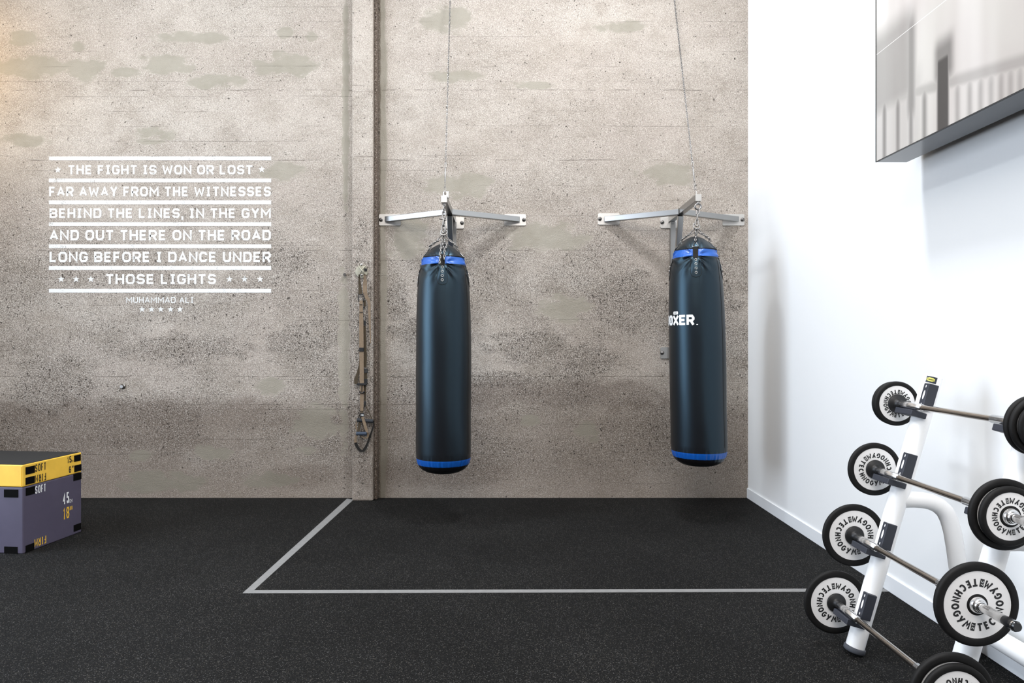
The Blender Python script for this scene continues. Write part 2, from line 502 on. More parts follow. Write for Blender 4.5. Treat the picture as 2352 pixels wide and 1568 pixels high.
    zm = t.math('ADD', z, t.math('MULTIPLY', t.math('SUBTRACT', t.noise(t.pos((1, 1, 1)), 2.5, 4), .5), .02))
    maj = None
    for py in (207, 368, 575, 865, 930):
        d = t.math('ABSOLUTE', t.math('SUBTRACT', zm, H - (py - CY) / 250.0))
        maj = d if maj is None else t.math('MINIMUM', maj, d)
    majs = t.math('MULTIPLY', t.ss(maj, .0, .007, 1.0, 0.0), t.ss(t.noise(t.pos((1.5, 1, 1)), 3.0, 4), .44, .60))
    seam = t.math('MAXIMUM', t.math('MULTIPLY', seam, .45), t.math('MULTIPLY', majs, .60))
    seam = t.math('MULTIPLY', seam, t.ss(g1, .30, .55, .35, 1.0))
    base = t.mix(seam, base, srgb(84, 75, 67))
    base = t.mix(1.0, base, (.955, .955, .945, 1), 'MULTIPLY')
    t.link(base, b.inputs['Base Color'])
    b.inputs['Roughness'].default_value = .9
    b.inputs['Specular IOR Level'].default_value = .15
    hgt = t.math('ADD', t.math('MULTIPLY', gr, t.math('ADD', .5, rz)), t.math('MULTIPLY', smooth, .12))
    hgt = t.math('SUBTRACT', hgt, t.math('MULTIPLY', pit, .8))
    hgt = t.math('SUBTRACT', hgt, t.math('MULTIPLY', seam, .5))
    hgt = t.math('ADD', hgt, t.math('MULTIPLY', wob2, .5))
    t.bump(hgt, 1.0, .010)
    return t.m

def rubber_floor():
    t = NT('black_rubber_floor'); b = t.b
    v = t.pos()
    a = t.voro(v, 210)
    s = t.sep(a.outputs['Color'])
    fl = t.math('MULTIPLY', t.ss(s[0], .66, .95), t.ss(a.outputs['Distance'], .25, .55, 1.0, 0.0))
    fl2 = t.noise(v, 140, 2, .6)
    base = t.mix(t.ss(fl2, .35, .7), srgb(11, 11, 11), srgb(31, 31, 30))
    tint = t.mix(s[1], srgb(104, 104, 106), srgb(98, 92, 82))
    base = t.mix(t.math('MULTIPLY', fl, .75), base, tint)
    wear = t.ss(t.noise(v, .9, 4, .6), .35, .7, .78, 1.1)
    base = t.mix(1.0, base, wear, 'MULTIPLY')
    t.link(base, b.inputs['Base Color'])
    b.inputs['Roughness'].default_value = .85
    b.inputs['Specular IOR Level'].default_value = .10
    t.bump(fl2, .5, .003)
    return t.m

def worn_paint(name, rgb, lo, hi):
    """white stencil paint, broken where the concrete is rough"""
    t = NT(name); b = t.b
    v = t.pos()
    n1 = t.noise(v, 130, 3, .7); n2 = t.noise(v, 9, 4, .65)
    k = t.math('ADD', t.math('MULTIPLY', n1, .5), t.math('MULTIPLY', n2, .5))
    fac = t.ss(k, lo, hi)
    b.inputs['Base Color'].default_value = rgb
    b.inputs['Roughness'].default_value = .8
    t.bump(n1, .5, .006)
    tr = t.n('ShaderNodeBsdfTransparent'); mx = t.n('ShaderNodeMixShader')
    t.link(fac, mx.inputs[0]); t.link(tr.outputs[0], mx.inputs[1]); t.link(b.outputs[0], mx.inputs[2])
    t.link(mx.outputs[0], t.out.inputs[0])
    return t.m

def brushed(name, rgb, rough=.3):
    t = NT(name); b = t.b
    b.inputs['Base Color'].default_value = rgb; b.inputs['Metallic'].default_value = 1.0
    nz = t.noise(t.obj((60, 60, 60)), 1.0, 2)
    t.link(t.ss(nz, .2, .8, rough - .02, rough + .03), b.inputs['Roughness'])
    t.bump(nz, .02, .001)
    return t.m

def vinyl(name, rgb, rough=.42, tint=(1, 1, 1, 1)):
    t = NT(name); b = t.b
    b.inputs['Base Color'].default_value = rgb
    b.inputs['Roughness'].default_value = rough
    b.inputs['Specular IOR Level'].default_value = .66
    b.inputs['Specular Tint'].default_value = tint
    n1 = t.noise(t.obj(), 900, 2); n2 = t.noise(t.obj((1, 1, .35)), 14, 3)
    t.bump(t.math('ADD', t.math('MULTIPLY', n1, .25), t.math('MULTIPLY', n2, 1.2)), .12, .006)
    return t.m

def knurled(name, rgb):
    t = NT(name); b = t.b
    b.inputs['Base Color'].default_value = rgb; b.inputs['Metallic'].default_value = 1.0
    b.inputs['Roughness'].default_value = .17
    x, y, z = t.sep(t.obj())
    g = t.math('MULTIPLY', t.math('SINE', t.math('MULTIPLY', t.math('ADD', y, z), 2600)), t.math('SINE', t.math('MULTIPLY', t.math('SUBTRACT', y, z), 2600)))
    t.bump(g, .05, .0004)
    return t.m

def webbing(name, rgb):
    t = NT(name); b = t.b
    v = t.obj()
    x, y, z = t.sep(v)
    wv = t.math('SINE', t.math('MULTIPLY', z, 2200))
    k = t.math('ADD', t.math('MULTIPLY', wv, .25), t.noise(v, 60, 3))
    t.link(t.mix(t.ss(k, .2, .9), (rgb[0] * .72, rgb[1] * .72, rgb[2] * .72, 1), rgb), b.inputs['Base Color'])
    b.inputs['Roughness'].default_value = .85; b.inputs['Specular IOR Level'].default_value = .2
    t.bump(wv, .3, .0008)
    return t.m

M = {}
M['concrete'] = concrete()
M['floor'] = rubber_floor()
M['white_wall'] = plain('white_painted_plaster', (.84, .85, .85, 1), .75, spec=.3, bump=(260, .06, .002))
M['base'] = plain('white_baseboard_paint', (.80, .82, .84, 1), .45)
M['ceiling'] = plain('grey_ceiling_paint', (.62, .61, .60, 1), .9)
M['rear_wall'] = plain('dark_rear_wall_paint', (.22, .17, .14, 1), .9)
M['left_wall'] = plain('left_wall_paint', (.42, .40, .38, 1), .9)
M['frame'] = plain('dark_window_frame', (.03, .03, .035, 1), .4)
M['paint'] = worn_paint('worn_white_paint', (.68, .68, .66, 1), .325, .44)
M['paint_thin'] = worn_paint('faded_white_paint', (.64, .64, .62, 1), .355, .475)
M['tape'] = plain('grey_floor_line', srgb(126, 126, 125), .7, var=(30, .12))
M['steel'] = brushed('brushed_stainless_steel', (.36, .36, .355, 1), .30)
M['plate_steel'] = brushed('satin_steel_plate', (.60, .585, .56, 1), .42)
M['bolt'] = plain('dark_steel_bolt', (.20, .19, .18, 1), .35, 1.0)
M['chain'] = plain('zinc_chain', (.28, .27, .26, 1), .30, 1.0)
M['vinyl'] = vinyl('black_vinyl', (.0065, .0042, .0040, 1), .36, (.42, .76, 1.0, 1))
M['blue'] = vinyl('blue_vinyl', srgb(6, 84, 172), .36)
M['black_web'] = webbing('black_webbing', (.020, .018, .016, 1))
M['brass'] = plain('eyelet_metal', (.52, .50, .48, 1), .3, 1.0)
M['print_white'] = plain('white_print', (.82, .84, .84, 1), .5)
M['print_black'] = plain('black_print', (.012, .012, .013, 1), .55)
M['print_yellow'] = plain('yellow_print', srgb(236, 190, 58), .6)
M['tan'] = webbing('tan_webbing', srgb(136, 118, 98))
M['olive'] = webbing('dark_olive_webbing', srgb(78, 68, 54))
M['black_plastic'] = plain('black_plastic', (.012, .012, .013, 1), .45)
M['gloss_black'] = plain('gloss_black_plastic', (.012, .012, .013, 1), .15)
M['foam_grip'] = plain('black_foam_grip', (.018, .020, .024, 1), .8, bump=(240, .3, .002))
M['foam_blue'] = plain('slate_foam_grip', srgb(46, 58, 74), .7, bump=(240, .3, .002))
M['mount'] = plain('grey_cast_mount', srgb(158, 154, 138), .5, .3)
M['yellow'] = plain('yellow_vinyl', srgb(240, 194, 72), .55, var=(9, .10), bump=(500, .08, .002))
M['purple'] = plain('slate_purple_vinyl', srgb(80, 75, 94), .6, var=(7, .10), bump=(500, .08, .002))
M['dark_top'] = plain('charcoal_nonslip_top', srgb(38, 37, 36), .9, spec=.2, bump=(300, .4, .003))
M['velcro'] = plain('black_hook_and_loop', (.003, .003, .003, 1), .95, spec=.08, bump=(600, .4, .003))
M['rack_white'] = plain('white_powder_coat', (.92, .925, .925, 1), .38, spec=.45)
M['charcoal'] = plain('charcoal_plastic', srgb(46, 49, 58), .5, bump=(600, .08, .001))
M['foot'] = plain('grey_rubber_foot', srgb(70, 73, 80), .7)
M['rubber'] = plain('black_rubber', (.0065, .0062, .006, 1), .66, spec=.3, bump=(420, .35, .0015), var=(40, .25))
M['face'] = plain('white_plate_face', (.92, .92, .92, 1), .5)
M['chrome'] = plain('polished_chrome', (.80, .80, .80, 1), .10, 1.0)
M['knurl'] = knurled('knurled_grip', (.50, .46, .42, 1))
M['collar'] = plain('collar_steel', (.84, .84, .84, 1), .22, 1.0)
M['badge'] = plain('yellow_badge', srgb(226, 222, 110), .5)
M['label'] = plain('dark_label', srgb(48, 54, 62), .5)

# ------------------------------------------------------------------ the room
XL = -5.45; YR = -3.4; ZC = 6.0
struct('floor', MB().box(((XL + XR) / 2, (YR + YB) / 2, -.05), (XR - XL + .4, YB - YR + .4, .1)), M['floor'])
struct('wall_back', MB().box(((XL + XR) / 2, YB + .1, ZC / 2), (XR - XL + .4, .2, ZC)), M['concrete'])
pil = MB()
PD = .125
pl, pr = (808 - CX) / 255.0, (857 - CX) / 255.0
pil.box(((pl + pr) / 2, YB - PD / 2 + .002, ZC / 2), (pr - pl, PD, ZC), None, .012)
pil.box((pr + .012, YB - .035, ZC / 2), (.028, .075, ZC), None, .008)
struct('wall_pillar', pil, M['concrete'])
struct('wall_right', MB().box((XR + .1, (YR + YB) / 2, ZC / 2), (.2, YB - YR, ZC)), M['white_wall'])
struct('baseboard_right', MB().box((XR - .006, (YR + YB) / 2 - .001, .046), (.012, YB - YR - .002, .092), None, .003), M['base'])
struct('ceiling', MB().box(((XL + XR) / 2, (YR + YB) / 2, ZC + .05), (XR - XL + .4, YB - YR + .4, .1)), M['ceiling'])
# left wall with its window opening
wy0, wy1, wz0, wz1 = 1.2, 4.6, .5, 4.8
lw = MB()
lw.box((XL - .1, (YR + wy0) / 2, ZC / 2), (.2, wy0 - YR, ZC))
lw.box((XL - .1, (wy1 + YB) / 2, ZC / 2), (.2, YB - wy1, ZC))
lw.box((XL - .1, (wy0 + wy1) / 2, wz0 / 2), (.2, wy1 - wy0, wz0))
lw.box((XL - .1, (wy0 + wy1) / 2, (wz1 + ZC) / 2), (.2, wy1 - wy0, ZC - wz1))
struct('wall_left', lw, M['left_wall'])
wf = MB()
for yy in (wy0 + .03, (wy0 + wy1) / 2, wy1 - .03): wf.box((XL - .1, yy, (wz0 + wz1) / 2), (.07, .06, wz1 - wz0))
for zz_ in (wz0 + .03, 3.1, wz1 - .03): wf.box((XL - .1, (wy0 + wy1) / 2, zz_), (.06, wy1 - wy0, .06))
struct('window_1', wf, M['frame'])
# rear wall with its window opening
rx0, rx1, rz0, rz1 = -3.8, .8, 1.4, 4.6
rw = MB()
rw.box(((XL + rx0) / 2, YR - .1, ZC / 2), (rx0 - XL, .2, ZC))
rw.box(((rx1 + XR) / 2, YR - .1, ZC / 2), (XR - rx1, .2, ZC))
rw.box(((rx0 + rx1) / 2, YR - .1, rz0 / 2), (rx1 - rx0, .2, rz0))
rw.box(((rx0 + rx1) / 2, YR - .1, (rz1 + ZC) / 2), (rx1 - rx0, .2, ZC - rz1))
struct('wall_rear', rw, M['rear_wall'])

# ------------------------------------------------------------------ floor lines
def floor_pt(px, py, z=.0015):
    d = F * H / (py - CY)
    return Vector(((px - CX) / F * d, d, z))
def strip(pts2, name, label):
    mb = MB()
    top = [Vector((p.x, p.y, .0022)) for p in pts2]; bot = [Vector((p.x, p.y, .0)) for p in pts2]
    mb.quad(top)
    for i in range(4):
        j = (i + 1) % 4
        mb.quad([bot[i], bot[j], top[j], top[i]])
    return tag(mb.build(name, M['tape']), label, 'floor line', 'grey lines on the floor')
a, b_, c_, d_ = floor_pt(557, 1362.5), floor_pt(583, 1356), floor_pt(800, 1144), floor_pt(812, 1152)
yl = F * H / (1145 - CY)
A0 = floor_pt(557, 1362.5); B0 = floor_pt(797, 1144.6); A1 = floor_pt(583, 1356); B1 = floor_pt(810, 1146.5)
strip([floor_pt(557, 1362.5), floor_pt(583, 1356), floor_pt(812, 1147.5), floor_pt(797.5, 1144.8)], 'floor_line',
      'grey line on the black floor running from the concrete pillar towards the camera')
yA, yB_ = floor_pt(600, 1362.4).y, floor_pt(600, 1355.9).y
strip([Vector((floor_pt(557, 1362.5).x, yA, 0)), Vector((XR - .012, yA + .025, 0)), Vector((XR - .012, yB_ + .03, 0)), Vector((floor_pt(583, 1356).x, yB_, 0))], 'floor_line',
      'long grey line crossing the black floor parallel to the concrete wall')

# ------------------------------------------------------------------ painted quotation
YQ = YB - .0015
q = thing('wall_lettering', 'white stencilled quotation with stripes and stars painted on the concrete wall', 'sign', (-3.22, YB, 1.9))
def qp(px, py):
    return Vector(((px - CX) / 250.0, YQ, H - (py - CY) / 250.0))
def qb(px, py):
    return qp(px, py)
for y0, y1 in ((359.5, 368), (410, 418.6), (460, 469), (510.6, 519), (561, 569.7), (610.6, 619.7), (663, 671.7)):
    mb = MB(); mb.quad([qp(112.5, y1), qp(623, y1), qp(623, y0), qp(112.5, y0)])
    mb.build('stripe', M['paint'], q)
lines = [('THE FIGHT IS WON OR LOST', 156, 581, 379, 400.5), ('FAR AWAY FROM THE WITNESSES', 113, 622.5, 428.6, 450.8), ('BEHIND THE LINES, IN THE GYM', 114, 622.5, 478.2, 500.7),
         ('AND OUT THERE ON THE ROAD', 114, 622.5, 528, 551.7), ('LONG BEFORE I DANCE UNDER', 114, 622.5, 578, 602), ('THOSE LIGHTS', 243, 496.5, 629, 652.4), ('MUHAMMAD ALI', 290, 445, 681.8, 695.6)]
for i, (s, x0, x1, y0, y1) in enumerate(lines):
    h = y1 - y0
    qs, _ = text_quads(s, h, h * (.205 if i < 6 else .17), fit=x1 - x0)
    mb = MB(); put_quads(mb, qs, lambda u, v_: qp(x0 + u, y1 - v_), (0, -1, 0))
    mb.build('text_line', M['paint'] if i < 6 else M['paint_thin'], q)
stars = [(133.3, 390.2, 8), (601.4, 389, 8)] + [(x_, 641, 8) for x_ in (140.5, 175, 209, 527, 562, 597.5)] + [(x_, 710.2, 7.5) for x_ in (326.5, 348, 369.5, 392, 413.5)]
for i, (x_, y_, r_) in enumerate(stars):
    mb = MB()
    pts = [qp(p.x, 2 * y_ - p.y) for p in star_pts(x_, y_, r_)]
    cen = qp(x_, y_)
    for k in range(10):
        mb.quad([cen, pts[k], pts[(k + 1) % 10]])
    mb.build('star', M['paint_thin'] if i in (6, 9, 10, 11, 8) else M['paint'], q)

# ------------------------------------------------------------------ small wall fittings
mb = MB()
p = P(283, 887, YB)
mb.lathe([(0, .024), (.006, .024), (.006, .024), (.012, .014), (.03, .014), (.03, .014), (.03, .0)], p, (0, -1, 0), 16)
tag(mb.build('anchor_bolt', M['bolt']), 'small dark steel anchor bolt in the concrete below the painted quotation', 'bolt')
mb = MB()
p = P(793, 631, YB)
mb.lathe([(0, .009), (.020, .009), (.020, .009), (.020, .014), (.030, .014), (.030, .014), (.030, 0)], p, (0, -1, 0), 8, False)
tag(mb.build('anchor_bolt', M['bolt']), 'dark bolt stub in the concrete just left of the pillar', 'bolt')

# ------------------------------------------------------------------ wall brackets for the bags
ZA = 2.555
def bracket(X0, plates, tipx, tipz, label, lug):
    t = thing('bag_bracket', label, 'wall bracket', (X0, YB, ZA), 'steel heavy bag brackets')
    for (cx_, cy_, kind) in plates:
        p = P(cx_, cy_, YB)
        b = bmesh.new(); bmesh.ops.create_cube(b, size=1.0)
        bmesh.ops.scale(b, vec=(.2, .010, .104), verts=b.verts)
        ed = [e for e in b.edges if abs(e.verts[0].co.y - e.verts[1].co.y) > .005]
        bmesh.ops.bevel(b, geom=ed, offset=.012, segments=4, profile=.5, affect='EDGES')
        bmesh.ops.translate(b, vec=(p.x, YB - .005, p.z), verts=b.verts)
        mb = MB(); mb.merge(b)
        pl_ = mb.build('mounting_plate', M['plate_steel'], t)
        for sx in ((-1, 1) if kind == 'both' else ((-1,) if kind == 'l' else (1,))):
            bo = MB()
            bo.lathe([(0, .019), (.004, .019), (.004, .019), (.004, .013), (.014, .013), (.014, .013), (.018, .009), (.022, .006), (.022, 0)], (p.x + sx * .082, YB - .010, p.z), (0, -1, 0), 12)
            bo.build('bolt', M['bolt'], pl_)
    hub = Vector((X0, YB - .37, ZA))
    tip = Vector((tipx, YB - .872, tipz))
    for (cx_, cy_, kind) in plates[:2]:
        p = P(cx_ + (-8 if kind == 'l' else 8), 504, YB)
        d = (hub - Vector((p.x, YB - .008, ZA))).normalized()
        a0 = Vector((p.x, YB - .012, ZA))
        MB().bar(a0, hub - d * .012, .048, .048, bevel=.003).build('side_arm', M['steel'], t)
    MB().bar((X0, YB - .010, ZA - .0), tip, .050, .052, bevel=.003).build('main_arm', M['steel'], t)
    MB().box((tip.x, tip.y - .003, tip.z), (.047, .006, .054), None, .002).build('end_cap', M['plate_steel'], t)
    MB().bar((X0 + .008, YB - .032, 1.24), (X0 + .008, YB - .032, ZA - .025), .048, .044, up=(0, 1, 0), bevel=.003).build('wall_post', M['steel'], t)
    MB().bar((X0 + .008, YB - .075, 1.72), (X0, YB - .36, ZA - .030), .046, .046, up=(0, 1, 0), bevel=.003).build('strut', M['steel'], t)
    if lug:
        mb = MB().box((tip.x + .012, tip.y + .03, tip.z + .04), (.052, .01, .06), None, .008)
        lg = mb.build('lug', M['plate_steel'], t)
        MB().lathe([(0, .009), (.008, .009), (.008, .009), (.008, 0)], (tip.x + .006, tip.y + .025, tip.z + .052), (0, -1, 0), 12).build('bolt', M['bolt'], lg)
    else:
        mb = MB().box((tip.x - .012, tip.y + .03, tip.z + .04), (.01, .03, .04), None, .003)
        mb.build('lug', M['plate_steel'], t)
    return t, tip
brL, tipL = bracket((1041 - CX) / 250.0, [(896, 505, 'l'), (1183, 505, 'r'), (1041, 512, 'r'), (1041, 811, 'l')], (1020.5 - CX) / 289.0, 2.563,
                    'brushed steel wall bracket carrying the heavy bag nearer the pillar', True)
brR, tipR = bracket((1541 - CX) / 250.0, [(1398, 503, 'l'), (1684, 505, 'r'), (1541, 511, 'l'), (1541, 810, 'l')], (1603 - CX) / 289.0, 2.573,
                    'brushed steel wall bracket carrying the heavy bag next to the white wall', False)

# thin support chains from the bracket tips up to the wall
def support_chain(tip, px0, topx, label):
    z_top = 5.0
    e_top = P(topx, 0, F / 257.0)
    p0 = Vector((tip.x + px0, tip.y + .018, tip.z + .072))
    d = (e_top - p0).normalized()
    s_end = (YB - .012 - p0.y) / d.y
    p1 = p0 + d * s_end
    t = thing('support_chain', label, 'chain', p0, 'thin chains above the brackets')
    rod0, rod1 = p0 + d * .075, p0 + d * .215
    mb = MB().tube([rod0, rod0 + d * .012, rod1 - d * .012, rod1], [.003, .0065, .0065, .003], 8)
    mb.build('turnbuckle', M['chain'], t)
    mb = MB()
    mb.link(p0 + d * .014, d, (0, 1, 0), .046, .020, .0028, 6, 6)
    mb.link(p0 + d * .052, d, (1, .3, 0), .050, .020, .0028, 6, 6)
    mb.link(rod1 + d * .018, d, (0, 1, 0), .044, .018, .0026, 6, 6)
    mb.build('shackle', M['chain'], t)
    MB().chain([rod1 + d * .034, p1], .0270, .0165, .0029, n=5, k=4, jitter=.35).build('chain_run', M['chain'], t)
    MB().lathe([(0, .03), (.006, .03), (.006, .03), (.006, .008), (.03, .008), (.03, 0)], (p1.x, YB, p1.z), (0, -1, 0), 16).build('wall_eye', M['bolt'], t)
support_chain(tipL, .004, 1034, 'thin steel chain running up the wall above the bracket nearer the pillar')
support_chain(tipR, -.020, 1549, 'thin steel chain running up the wall above the bracket beside the white wall')

# ------------------------------------------------------------------ heavy bags
def lerp_prof(prof, z):
    if z >= prof[0][0]: return prof[0][1]
    for (z0, r0), (z1, r1) in zip(prof[:-1], prof[1:]):
        if z <= z0 and z >= z1:
            f = (z0 - z) / (z0 - z1)
            return r0 + (r1 - r0) * f
    return prof[-1][1]
PROF = [(2.213, .001), (2.210, .020), (2.203, .042), (2.188, .072), (2.170, .098), (2.151, .121), (2.130, .143), (2.112, .158), (2.096, .169), (2.07, .178), (2.034, .186), (1.985, .193), (1.933, .199), (1.83, .206), (1.726, .2115), (1.62, .216), (1.50, .2185),
        (1.0, .2185), (.70, .2185), (.56, .217), (.51, .214), (.475, .204), (.445, .190), (.425, .168), (.408, .135), (.396, .09), (.390, .04), (.388, .001)]
Z_CB, Z_BB, Z_LB0, Z_LB1 = 2.096, 2.034, .516, .468
def heavy_bag(name, X0, Y0, dz, tilt, strap_off, ring_z, label, tip, dangling, logo):
    base = Vector((X0, Y0, PROF[-1][0] + dz))
    t = thing(name, label, 'punching bag', base, 'black and blue heavy bags')
    view = math.atan2(-X0, -Y0)          # azimuth towards the camera, measured like atan2(x, y)
    def direc(th):                        # th grows to the right as seen by the camera
        a = view - th
        return Vector((math.sin(a), math.cos(a), 0)), None
    st = [strap_off, strap_off + math.pi * .5, strap_off + math.pi, strap_off + math.pi * 1.5]
    rnd = random.Random(3)
    ph = [rnd.uniform(0, 6.28) for _ in range(8)]
    def radius(th, z, folds=True):
        r = lerp_prof(PROF, z)
        # averaged profile for roundness
        r = (lerp_prof(PROF, z + .008) + 2 * r + lerp_prof(PROF, z - .008)) / 4 if .42 < z < 2.16 else r
        za = 2.030
        for k, s in enumerate(st):
            du = (th - s + math.pi) % (2 * math.pi) - math.pi
            if abs(du) > 1.0: continue
            u = du * .19; v_ = za + .015 - z
            rho = math.hypot(u, v_)
            ang = math.atan2(u, v_)
            if abs(u) > .024 or v_ < 0:
                fold = .35 - 1.5 * abs(math.sin(ang * 4.3 + ph[k] * .2)) ** .8 + .3 * math.cos(ang * 15 + ph[k + 2])
                amp = .0150 * math.exp(-(rho / .120) ** 2) * min(1, max(0, (rho - .014) / .045))
                if v_ < 0: amp *= .8 * min(1, max(0, (abs(u) - .026) / .03))
                if folds: r += amp * fold * min(1, r / .1)
            pin = math.exp(-(u / .030) ** 2 - ((v_ - .0) / .055) ** 2)
            r -= .017 * pin * min(1, r / .15)
            r -= .010 * math.exp(-(u / .05) ** 2 - ((v_ + .07) / .05) ** 2)
        # gathers in the bottom band
        if z < .56:
            g = math.exp(-((z - .480) / .04) ** 2)
            r += .0016 * g * (math.sin(th * 31 + ph[0]) + math.sin(th * 47 + ph[1]) * .7)
        r += .0012 * math.sin(th * 3 + z * 4 + ph[4]) + .0010 * math.sin(z * 9 + th * 2 + ph[5])
        return max(r, .0005)
    ax = lambda z: Vector((X0 + tilt * (z - 2.1), Y0, z + dz))
    def S(th, z, off=0.0, folds=True):
        d, _ = direc(th)
        return ax(z) + d * (radius(th, z, folds) + off)
    def patch(z0, z1, step, n=360, off=0.0):
        k = max(2, int(round((z0 - z1) / step)))
        return [[S(2 * math.pi * j / n, z0 + (z1 - z0) * i / k, off) for j in range(n)] for i in range(k + 1)]
    # body
    mb = MB()
    r1 = patch(Z_BB, 1.78, .006); r2 = patch(1.78, .62, .05)[1:]; r3 = patch(.62, Z_LB0, .008)[1:]
    mb.grid(r1 + r2 + r3)
    mb.build('body', M['vinyl'], t)
    MB().grid(patch(Z_CB, Z_BB, .005)).build('upper_band', M['blue'], t, 'bright blue band')
    MB().grid(patch(Z_LB0, Z_LB1, .005)).build('lower_band', M['blue'], t, 'bright blue band')
    mb = MB(); mb.grid(patch(2.213, Z_CB, .003))
    cov = mb.build('top_cover', M['vinyl'], t)
    n = 160
    MB().tube([S(2 * math.pi * j / n, Z_CB, .001) for j in range(n)], .0045, 6, closed=True).build('piping', M['black_web'], cov)
    zs = [Z_LB1 - (Z_LB1 - .388) * (i / 14) for i in range(15)]
    MB().grid([[S(2 * math.pi * j / 120, z_) for j in range(120)] for z_ in zs], cap1=True).build('bottom_cap', M['vinyl'], t)
    # side seam
    sm = MB()
    ths = 1.06
    sm.tube([S(ths, Z_BB - .01 - i * .03, .0004) for i in range(50)], .0014, 5)
    sm.build('seam', M['black_web'], t)
    # straps, reinforcement patches, eyelets
    ends = []
    for k, s in enumerate(st):
        pt = MB()
        cols = 9
        rows = []
        zt, zb = Z_BB - .004, Z_BB - .165
        for i in range(24):
            f = i / 23; z_ = zt + (zb - zt) * f
            hw = .041 if z_ > zb + .041 else math.sqrt(max(1e-6, .041 ** 2 - (zb + .041 - z_) ** 2))
            rows.append([S(s + (-1 + 2 * j / (cols - 1)) * hw / .195, z_, .0022) for j in range(cols)])
        pt.grid(rows, closed_u=False)
        pa = pt.build('reinforcement_patch', M['vinyl'], t)
        edge = [r[0] for r in rows] + list(reversed([r[-1] for r in rows]))
        MB().tube(edge, .0013, 5).build('stitching', M['black_web'], pa)
        for i in range(4):
            z_ = Z_BB - .028 - i * .0335
            cc = S(s, z_, .0035); d, _ = direc(s)
            tx = d.cross(Vector((0, 0, 1))).normalized(); tz = Vector((0, 0, 1))
            MB().tube([cc + (tx * math.cos(a) + tz * math.sin(a)) * .0085 for a in [2 * math.pi * j / 14 for j in range(14)]], .0028, 6, closed=True).build('eyelet', M['brass'], pa)
        sb = MB()
        rows = []
        for i in range(24):
            z_ = Z_BB - .012 + (2.112 - (Z_BB - .012)) * i / 23
            rc_ = radius(s, z_, False) + .0085
            rows.append([ax(z_) + direc(s + u_ * .024 / .19)[0] * (rc_ - .0012 * u_ * u_) for u_ in (-1, -.66, -.33, 0, .33, .66, 1)])
        sb.grid(rows, closed_u=False)
        # folded back layer gives the strap its thickness
        rows2 = [[q_ - direc(s)[0] * .004 for q_ in r] for r in rows]
        sb.grid(rows2, closed_u=False)
        sb.grid([[r[0] for r in rows], [r[0] for r in rows2]], closed_u=False)
        sb.grid([[r[-1] for r in rows], [r[-1] for r in rows2]], closed_u=False)
        stp = sb.build('strap', M['black_web'], t)
        z_ = 2.108
        a_, b2, c2 = S(s - .026 / .18, z_, .006), S(s + .026 / .18, z_, .006), S(s, z_ + .050, .012)
        MB().tube([a_, b2, c2], .0032, 6, closed=True).build('strap_ring', M['chain'], stp)
        ends.append(c2)
    # suspension chains
    ringc = Vector((tip.x * .35 + ax(2.1).x * .65, tip.y, ring_z))
    hang = MB()
    t0 = Vector((tip.x, tip.y + .012, tip.z - (.038 if logo else .036)))
    if not logo:
        hang.chain([t0, t0.lerp(ringc, .30)], .038, .024, .0045, n=8, k=6)
        hang.chain([t0.lerp(ringc, .28), ringc], .080, .040, .0075, n=8, k=7)
        hb = t0.lerp(ringc, .52)
        hang.tube([hb + Vector((-.034, -.01, .0)), hb + Vector((.02, -.01, -.012))], .006, 8)
    else:
        e0 = t0 + Vector((0, 0, -.028))
        hang.tube([e0 + Vector((math.cos(a), 0, math.sin(a))) * .023 for a in [2 * math.pi * j / 20 for j in range(20)]], .0085, 8, closed=True)
        hang.lathe([(0, .012), (.012, .016), (.024, .012)], e0 + Vector((0, 0, .014)), (0, 0, 1), 14)
        hang.chain([e0 + Vector((0, 0, -.020)), ringc], .060, .034, .006, n=8, k=7)
    hang.build('swivel_chain', M['chain'], t)
    MB().tube([ringc + Vector((math.cos(a), .3 * math.sin(a), math.sin(a))) * .026 for a in [2 * math.pi * j / 20 for j in range(20)]], .005, 8, closed=True).build('ring', M['chain'], t)
    rb = ringc + Vector((0, 0, -.022))
    for k, e in enumerate(ends):
        d, _ = direc(st[k])
        m1 = rb.lerp(e, .30)
        # snap hook then chain
        hk = MB()
        hk.link((rb + m1) / 2, m1 - rb, Vector((0, 1, 0)), (m1 - rb).length + .014, .026, .004, 7, 6)
        hk.build('snap_hook', M['chain'], t)
        out = max(0.0, .02)
        mid = m1.lerp(e, .55) + d * .018
        MB().chain([m1, mid, e], .030, .0185, .0034, n=6, k=5, jitter=.2).build('strap_chain', M['chain'], t)
        # spare links
        sp = MB()
        if dangling and k == 0:
            s0 = m1 + d * .014
            sp.chain([s0, s0 + d * .055 + Vector((.030, 0, -.06)), S(st[0] + .10, 2.15, .022), S(st[0] + .08, 2.06, .026)], .032, .0195, .0036, n=6, k=5, jitter=.3)
            sp.chain([s0 + Vector((-.01, 0, 0)), S(st[0] - .12, 2.17, .024), S(st[0] - .10, 2.03, .030)], .032, .0195, .0036, n=6, k=5, jitter=.3)
        else:
            q0 = m1 + Vector((0, 0, -.004)) + d * .012
            sp.chain([q0, m1.lerp(e, .5) + d * .035 + Vector((0, 0, -.012))], .030, .0185, .0034, n=6, k=5, jitter=.5)
        sp.build('spare_chain', M['chain'], t)
